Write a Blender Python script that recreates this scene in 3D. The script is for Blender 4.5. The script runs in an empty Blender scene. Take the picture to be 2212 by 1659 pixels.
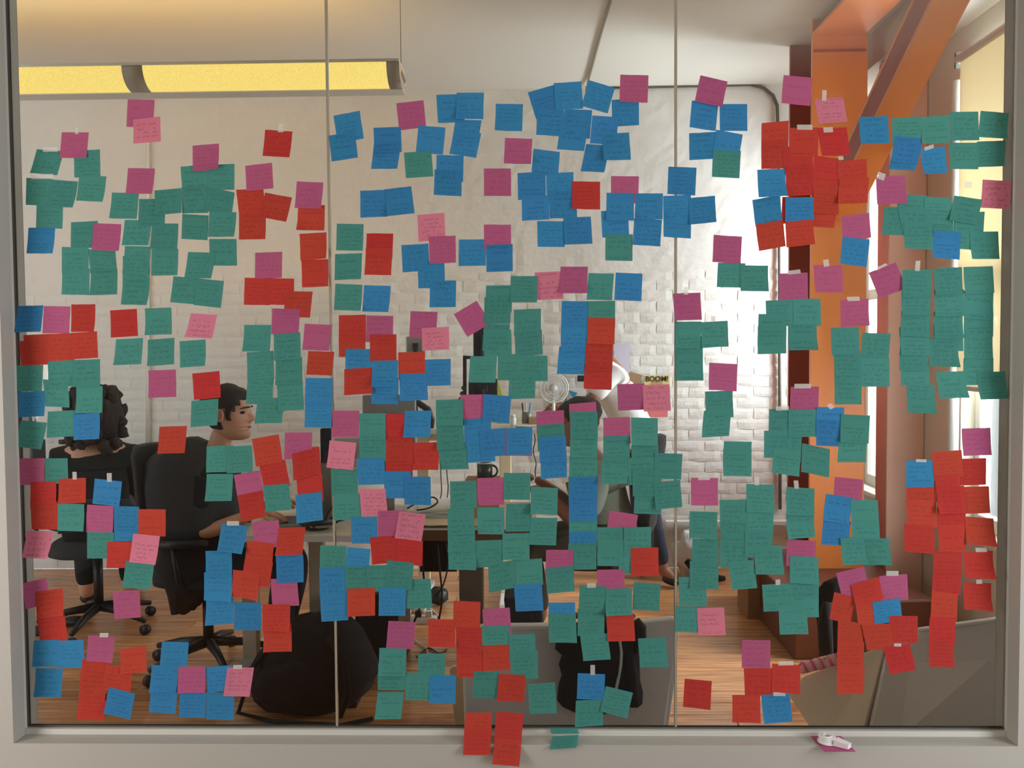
import bpy, bmesh, math, random
from mathutils import Vector, Matrix, Euler, noise
R = math.radians
S = bpy.context.scene
COL = S.collection
# ------------------------------------------------------------------ camera, world, light, exposure
FPX, IW, IH = 1878.0, 2212.0, 1659.0
CAM = Vector((0.0, -2.45, 1.55))
YAW, PITCH, ROLL = R(1.3), R(-2.3), R(0.42)
FW = Vector((-math.sin(YAW) * math.cos(PITCH), math.cos(YAW) * math.cos(PITCH), math.sin(PITCH)))
R0 = Vector((math.cos(YAW), math.sin(YAW), 0))
U0 = R0.cross(FW)
CR = R0 * math.cos(ROLL) - U0 * math.sin(ROLL)
CU = R0 * math.sin(ROLL) + U0 * math.cos(ROLL)
cam = bpy.data.cameras.new('camera')
cam.sensor_width = 36.0
cam.lens = FPX / IW * 36.0
cam.clip_start = 0.05
cam.clip_end = 200
camo = bpy.data.objects.new('camera', cam)
COL.objects.link(camo)
camo.matrix_world = Matrix(((CR.x, CU.x, -FW.x, CAM.x), (CR.y, CU.y, -FW.y, CAM.y), (CR.z, CU.z, -FW.z, CAM.z), (0, 0, 0, 1)))
S.camera = camo
S.view_settings.view_transform = 'Standard'
S.view_settings.look = 'None'
S.view_settings.gamma = 1.0
S.view_settings.use_curve_mapping = False
S.view_settings.exposure = 0.0
S.cycles.use_denoising = True
S.cycles.max_bounces = 8
S.cycles.transparent_max_bounces = 12
S.cycles.caustics_reflective = False
S.cycles.caustics_refractive = False

def ray(px, py):
    return FW + CR * ((px - IW / 2) / FPX) - CU * ((py - IH / 2) / FPX)
def at(px, py, y):
    "point seen at a pixel on the upright plane Y = y"
    d = ray(px, py)
    return CAM + d * ((y - CAM.y) / d.y)
def atz(px, py, z):
    d = ray(px, py)
    return CAM + d * ((z - CAM.z) / d.z)
def atx(px, py, x):
    d = ray(px, py)
    return CAM + d * ((x - CAM.x) / d.x)

w = bpy.data.worlds.new('world')
S.world = w
w.use_nodes = True
w.node_tree.nodes['Background'].inputs[0].default_value = (0.86, 0.93, 1.0, 1)
w.node_tree.nodes['Background'].inputs[1].default_value = 1.8

def area(name, loc, direction, sx, sy, power, color):
    l = bpy.data.lights.new(name, 'AREA')
    l.shape = 'RECTANGLE'
    l.size, l.size_y = sx, sy
    l.energy = power
    l.color = color
    o = bpy.data.objects.new(name, l)
    COL.objects.link(o)
    o.location = loc
    o.rotation_euler = Vector(direction).to_track_quat('-Z', 'Z').to_euler()
    return o
# daylight outside the two windows of the far room (right wall)
area('daylight_far_window', (2.75, 3.15, 1.95), (-1, -0.25, -0.12), 0.9, 2.6, 540, (0.84, 0.92, 1.0))
area('daylight_near_window', (2.95, 0.85, 1.75), (-1, 0.9, -0.15), 1.5, 2.4, 470, (0.9, 0.95, 1.0))
# unseen fill panels added in the viewer's own room: right, upward and left
area('daylight_fill_right', (3.15, -1.3, 1.35), (-1, 0.42, -0.05), 1.7, 2.2, 120, (0.9, 0.95, 1.0))  # stands in for daylight inferred from the right; no window here
area('fill_viewer_up', (1.3, -2.4, 2.75), (0.0, 0.0, 1), 2.0, 1.2, 24, (1.0, 0.97, 0.92))  # added for ceiling bounce onto the partition
area('fill_viewer_left', (-3.12, -1.25, 1.25), (1, 0.42, -0.05), 1.4, 2.0, 92, (1.0, 0.97, 0.92))  # added to brighten the sill and notes from the left

# ------------------------------------------------------------------ materials
MATS = {}
def srgb(r, g, b):
    f = lambda c: ((c / 255 + 0.055) / 1.055) ** 2.4 if c / 255 > 0.04045 else c / 255 / 12.92
    return (f(r), f(g), f(b), 1)
def mat(name, col, rough=0.6, metal=0.0, bump=0.0, scale=30.0, var=0.0, spec=0.5, emit=None, alpha=None, coat=0.0, trans=0.0):
    m = bpy.data.materials.new(name)
    m.use_nodes = True
    nt = m.node_tree
    p = nt.nodes['Principled BSDF']
    c = srgb(*col)
    p.inputs['Base Color'].default_value = c
    p.inputs['Roughness'].default_value = rough
    p.inputs['Metallic'].default_value = metal
    p.inputs['Specular IOR Level'].default_value = spec
    p.inputs['Coat Weight'].default_value = coat
    p.inputs['Transmission Weight'].default_value = trans
    if emit:
        p.inputs['Emission Color'].default_value = srgb(*emit[0])
        p.inputs['Emission Strength'].default_value = emit[1]
    tc = nt.nodes.new('ShaderNodeTexCoord')
    n = nt.nodes.new('ShaderNodeTexNoise')
    n.inputs['Scale'].default_value = scale
    n.inputs['Detail'].default_value = 5
    nt.links.new(tc.outputs['Object'], n.inputs['Vector'])
    if var:
        mx = nt.nodes.new('ShaderNodeMix')
        mx.data_type = 'RGBA'
        mx.inputs[6].default_value = tuple(x * (1 - var) for x in c[:3]) + (1,)
        mx.inputs[7].default_value = tuple(min(1, x * (1 + var)) for x in c[:3]) + (1,)
        nt.links.new(n.outputs['Fac'], mx.inputs[0])
        nt.links.new(mx.outputs[2], p.inputs['Base Color'])
    if bump:
        b = nt.nodes.new('ShaderNodeBump')
        b.inputs['Strength'].default_value = bump
        b.inputs['Distance'].default_value = 0.01
        nt.links.new(n.outputs['Fac'], b.inputs['Height'])
        nt.links.new(b.outputs[0], p.inputs['Normal'])
    MATS[name] = m
    return m

def note_mat(name, col, ink):
    m = mat(name, col, rough=0.85, spec=0.2)
    nt = m.node_tree
    N, L = nt.nodes, nt.links
    p = N['Principled BSDF']
    uv = N.new('ShaderNodeTexCoord')
    oi = N.new('ShaderNodeObjectInfo')
    sp = N.new('ShaderNodeSeparateXYZ')
    L.new(uv.outputs['UV'], sp.inputs[0])
    def M(op, a, b=None, c=None):
        n = N.new('ShaderNodeMath')
        n.operation = op
        for i, v in enumerate((a, b, c)):
            if v is None: continue
            if hasattr(v, 'default_value'): L.new(v, n.inputs[i])
            else: n.inputs[i].default_value = v
        return n.outputs[0]
    rnd = oi.outputs['Random']
    off = M('MULTIPLY', rnd, 57.0)
    x, y = sp.outputs[0], sp.outputs[1]
    rows = M('ADD', 5.0, M('FLOOR', M('MULTIPLY', M('FRACT', M('MULTIPLY', rnd, 7.3)), 3.0)))
    ry = M('MULTIPLY', M('ADD', y, M('MULTIPLY', M('SINE', M('ADD', M('MULTIPLY', x, 3.0), off)), 0.012)), rows)
    row = M('FLOOR', ry)
    fy = M('SUBTRACT', M('FRACT', ry), 0.5)
    def noise1(sx, ox, seedrow, scale, det=1.0):
        cb = N.new('ShaderNodeCombineXYZ')
        L.new(M('MULTIPLY', sx, scale), cb.inputs[0])
        L.new(M('ADD', M('MULTIPLY', seedrow, 7.7), off), cb.inputs[1])
        cb.inputs[2].default_value = ox
        t = N.new('ShaderNodeTexNoise')
        t.inputs['Scale'].default_value = 1.0
        t.inputs['Detail'].default_value = det
        L.new(cb.outputs[0], t.inputs['Vector'])
        return t.outputs['Fac']
    sq = M('MULTIPLY', M('SUBTRACT', noise1(x, 0.0, row, 60.0), 0.5), 1.9)
    line = M('LESS_THAN', M('ABSOLUTE', M('SUBTRACT', fy, sq)), 0.085)
    word = M('GREATER_THAN', noise1(x, 5.0, row, 9.0, 0.0), 0.43)
    inx = M('MULTIPLY', M('GREATER_THAN', x, M('ADD', 0.06, M('MULTIPLY', noise1(x, 9.0, row, 0.0), 0.12))),
            M('LESS_THAN', x, M('ADD', 0.55, M('MULTIPLY', noise1(x, 12.0, row, 0.0), 0.62))))
    has = M('GREATER_THAN', noise1(x, 15.0, row, 0.0), 0.40)
    iny = M('MULTIPLY', M('GREATER_THAN', y, M('ADD', 0.02, M('MULTIPLY', rnd, 0.22))), M('LESS_THAN', y, 0.93))
    k = M('MULTIPLY', M('MULTIPLY', line, word), M('MULTIPLY', M('MULTIPLY', inx, has), iny))
    k = M('MULTIPLY', k, ink)
    base = srgb(*col)
    mx = N.new('ShaderNodeMix')
    mx.data_type = 'RGBA'
    mx.inputs[7].default_value = (base[0] * 0.10, base[1] * 0.12, base[2] * 0.14, 1)
    hv = N.new('ShaderNodeHueSaturation')
    hv.inputs['Color'].default_value = base
    L.new(M('ADD', 0.92, M('MULTIPLY', rnd, 0.16)), hv.inputs['Value'])
    L.new(M('ADD', 0.495, M('MULTIPLY', M('FRACT', M('MULTIPLY', rnd, 13.0)), 0.01)), hv.inputs['Hue'])
    L.new(hv.outputs[0], mx.inputs[6])
    L.new(k, mx.inputs[0])
    L.new(mx.outputs[2], p.inputs['Base Color'])
    tr = N.new('ShaderNodeBsdfTranslucent')
    L.new(mx.outputs[2], tr.inputs[0])
    ms = N.new('ShaderNodeMixShader')
    ms.inputs[0].default_value = 0.3
    L.new(p.outputs[0], ms.inputs[1])
    L.new(tr.outputs[0], ms.inputs[2])
    L.new(ms.outputs[0], N['Material Output'].inputs[0])
    return m

NOTE = dict(G=note_mat('teal_paper', (77, 148, 138), 0.5), B=note_mat('blue_paper', (60, 137, 190), 0.5),
            R=note_mat('red_paper', (196, 66, 55), 0.4), M=note_mat('magenta_paper', (188, 95, 136), 0.32),
            P=note_mat('pink_paper', (224, 130, 153), 0.6))

def plank_mat():
    m = mat('oiled_floorboard', (176, 108, 62), rough=0.32, spec=0.6, coat=0.25)
    nt = m.node_tree; N, L = nt.nodes, nt.links
    p = N['Principled BSDF']
    tc = N.new('ShaderNodeTexCoord'); oi = N.new('ShaderNodeObjectInfo')
    mp = N.new('ShaderNodeMapping'); mp.inputs['Scale'].default_value = (1.2, 22, 1)
    cb = N.new('ShaderNodeVectorMath'); cb.operation = 'ADD'
    L.new(tc.outputs['Object'], cb.inputs[0])
    mv = N.new('ShaderNodeVectorMath'); mv.operation = 'SCALE'
    mv.inputs[0].default_value = (11, 7, 3); L.new(oi.outputs['Random'], mv.inputs['Scale'])
    L.new(mv.outputs[0], cb.inputs[1]); L.new(cb.outputs[0], mp.inputs[0])
    n = N.new('ShaderNodeTexNoise'); n.inputs['Scale'].default_value = 3; n.inputs['Detail'].default_value = 8
    L.new(mp.outputs[0], n.inputs['Vector'])
    cr = N.new('ShaderNodeValToRGB')
    cr.color_ramp.elements[0].position = 0.3; cr.color_ramp.elements[0].color = srgb(176, 106, 60)
    cr.color_ramp.elements[1].position = 0.72; cr.color_ramp.elements[1].color = srgb(244, 182, 122)
    L.new(n.outputs['Fac'], cr.inputs[0])
    hv = N.new('ShaderNodeHueSaturation')
    ad = N.new('ShaderNodeMath'); ad.operation = 'MULTIPLY_ADD'; ad.inputs[1].default_value = 0.35; ad.inputs[2].default_value = 0.80
    L.new(oi.outputs['Random'], ad.inputs[0]); L.new(ad.outputs[0], hv.inputs['Value'])
    L.new(cr.outputs[0], hv.inputs['Color']); L.new(hv.outputs[0], p.inputs['Base Color'])
    return m
plank_mat()

def glass_mat(name, tint=(1, 1, 1), base=0.02):
    m = bpy.data.materials.new(name); m.use_nodes = True
    nt = m.node_tree; N, L = nt.nodes, nt.links
    N.remove(N['Principled BSDF'])
    t = N.new('ShaderNodeBsdfTransparent'); t.inputs[0].default_value = (*tint, 1)
    g = N.new('ShaderNodeBsdfGlossy'); g.inputs['Roughness'].default_value = 0.02
    f = N.new('ShaderNodeFresnel'); f.inputs[0].default_value = 1.45
    mu = N.new('ShaderNodeMath'); mu.operation = 'MULTIPLY'; mu.inputs[1].default_value = 0.8
    L.new(f.outputs[0], mu.inputs[0])
    ms = N.new('ShaderNodeMixShader')
    L.new(mu.outputs[0], ms.inputs[0]); L.new(t.outputs[0], ms.inputs[1]); L.new(g.outputs[0], ms.inputs[2])
    L.new(ms.outputs[0], N['Material Output'].inputs[0])
    MATS[name] = m
    return m
glass_mat('clear_glass', (0.97, 0.985, 0.98))

def tape_mat():
    m = bpy.data.materials.new('matte_tape'); m.use_nodes = True
    nt = m.node_tree; N, L = nt.nodes, nt.links
    p = N['Principled BSDF']; p.inputs['Base Color'].default_value = (0.75, 0.73, 0.68, 1); p.inputs['Roughness'].default_value = 0.5
    t = N.new('ShaderNodeBsdfTransparent'); ms = N.new('ShaderNodeMixShader'); ms.inputs[0].default_value = 0.38
    L.new(t.outputs[0], ms.inputs[1]); L.new(p.outputs[0], ms.inputs[2]); L.new(ms.outputs[0], N['Material Output'].inputs[0])
    MATS['matte_tape'] = m
tape_mat()

def painted_brick():
    m = mat('painted_masonry', (230, 227, 219), rough=0.8, bump=0.35, scale=22, var=0.04)
    return m
painted_brick()
mat('ceiling_paint', (222, 216, 204), 0.9, bump=0.12, scale=6)
mat('partition_paint', (176, 172, 164), 0.6, bump=0.05, scale=60)
mat('frame_paint', (196, 193, 186), 0.45, bump=0.04, scale=40)
mat('window_paint', (226, 222, 210), 0.5)
mat('gasket', (84, 80, 72), 0.6)
mat('silicone', (150, 138, 118), 0.5)
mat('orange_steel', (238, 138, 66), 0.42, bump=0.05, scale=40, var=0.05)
mat('shaded_orange_steel', (168, 66, 40), 0.5, bump=0.05, scale=40, var=0.06)  # darker copy of the orange steel; shade on recessed faces put into colour
mat('brown_enamel', (112, 60, 42), 0.45, var=0.06)
mat('salmon_tone', (253, 206, 186), 0.5)  # even pale salmon colour of the pier
mat('far_wall_paint', (228, 221, 208), 0.8, bump=0.05, scale=30)
mat('unlit_wall_tone', (92, 84, 76), 0.9)  # dark tone standing for unlit space, keeps bounced light low
mat('grey_wall', (196, 188, 176), 0.8, bump=0.05, scale=30)
mat('blind_cloth', (226, 216, 192), 0.9, bump=0.1, scale=400)
_n = MATS['blind_cloth'].node_tree
_t = _n.nodes.new('ShaderNodeBsdfTranslucent'); _t.inputs[0].default_value = srgb(232, 222, 196)
_m = _n.nodes.new('ShaderNodeMixShader'); _m.inputs[0].default_value = 0.3
_n.links.new(_n.nodes['Principled BSDF'].outputs[0], _m.inputs[1]); _n.links.new(_t.outputs[0], _m.inputs[2]); _n.links.new(_m.outputs[0], _n.nodes['Material Output'].inputs[0])
mat('white_plastic', (226, 226, 222), 0.4)
mat('white_laminate', (222, 212, 190), 0.4)
mat('brown_wood', (104, 70, 44), 0.5, var=0.15, scale=20)
mat('cardboard', (166, 132, 98), 0.9, bump=0.1, scale=50)
mat('grey_metal', (120, 116, 108), 0.45, metal=0.4)
mat('taupe_metal', (96, 86, 76), 0.5)
mat('black_plastic', (30, 30, 32), 0.45)
mat('charcoal_cloth', (52, 52, 54), 0.95, bump=0.35, scale=60, var=0.15)
mat('black_cloth', (22, 21, 22), 0.95, bump=0.4, scale=50, var=0.2)
mat('navy_cloth', (34, 38, 46), 0.95, bump=0.3, scale=50)
mat('jeans', (44, 50, 62), 0.95, bump=0.3, scale=80, var=0.15)
mat('grey_green_cloth', (128, 134, 122), 0.95, bump=0.3, scale=40)
mat('white_cloth', (232, 230, 226), 0.9, bump=0.35, scale=18)
mat('olive_cloth', (78, 74, 62), 0.95, bump=0.3, scale=40)
mat('grey_upholstery', (240, 234, 229), 0.85, bump=0.12, scale=220, var=0.04)
mat('tan_upholstery', (216, 202, 178), 0.9, bump=0.12, scale=220, var=0.04)
mat('skin_light', (214, 160, 128), 0.55)
mat('skin_brown', (150, 98, 72), 0.55)
mat('hair_dark', (34, 26, 22), 0.7, bump=0.6, scale=120)
mat('hair_brown', (46, 32, 24), 0.85, bump=0.9, scale=60)
mat('eye_dark', (40, 30, 26), 0.2)
mat('lip', (176, 104, 90), 0.5)
mat('screen_back', (150, 148, 144), 0.4, metal=0.2)
mat('screen_dark', (36, 38, 42), 0.25)
mat('paper', (232, 230, 224), 0.85)
mat('lilac_paper', (214, 208, 226), 0.85)
mat('yellow_paper', (222, 200, 128), 0.85)
mat('pink_art', (226, 120, 120), 0.8)
mat('blue_flag', (40, 150, 190), 0.8)
mat('lime', (190, 214, 60), 0.6)
mat('mug_green', (22, 40, 38), 0.3, coat=0.4)
mat('ink_black', (24, 24, 26), 0.6)
mat('pink_rope', (244, 90, 160), 0.8, bump=0.3, scale=80)
mat('rose_rope', (240, 190, 182), 0.8, bump=0.3, scale=80)
mat('oxblood', (64, 22, 22), 0.6)
mat('amber_liquid', (206, 190, 150), 0.2)
mat('pale_wood', (226, 208, 170), 0.6)
mat('clear_plastic', (232, 226, 230), 0.25, spec=0.6)
mat('steel', (170, 168, 162), 0.3, metal=0.9)

def lens_mat():
    m = mat('lamp_diffuser', (120, 100, 60), 0.8, spec=0.1)
    nt = m.node_tree; N, L = nt.nodes, nt.links
    p = N['Principled BSDF']
    tc = N.new('ShaderNodeTexCoord')
    wv = N.new('ShaderNodeTexVoronoi'); wv.inputs['Scale'].default_value = 170
    L.new(tc.outputs['Object'], wv.inputs['Vector'])
    cr = N.new('ShaderNodeValToRGB')
    cr.color_ramp.elements[0].position = 0.15; cr.color_ramp.elements[0].color = srgb(240, 196, 92)
    cr.color_ramp.elements[1].position = 0.5; cr.color_ramp.elements[1].color = srgb(255, 226, 126)
    L.new(wv.outputs['Distance'], cr.inputs[0])
    L.new(cr.outputs[0], p.inputs['Emission Color']); p.inputs['Emission Strength'].default_value = 1.0
lens_mat()
mat('lamp_tube', (255, 240, 200), 0.6, emit=((255, 184, 84), 17.0))
mat('uplight', (255, 240, 200), 0.6, emit=((255, 204, 104), 12.0))
mat('joint_grey', (176, 164, 142), 0.6)

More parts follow.
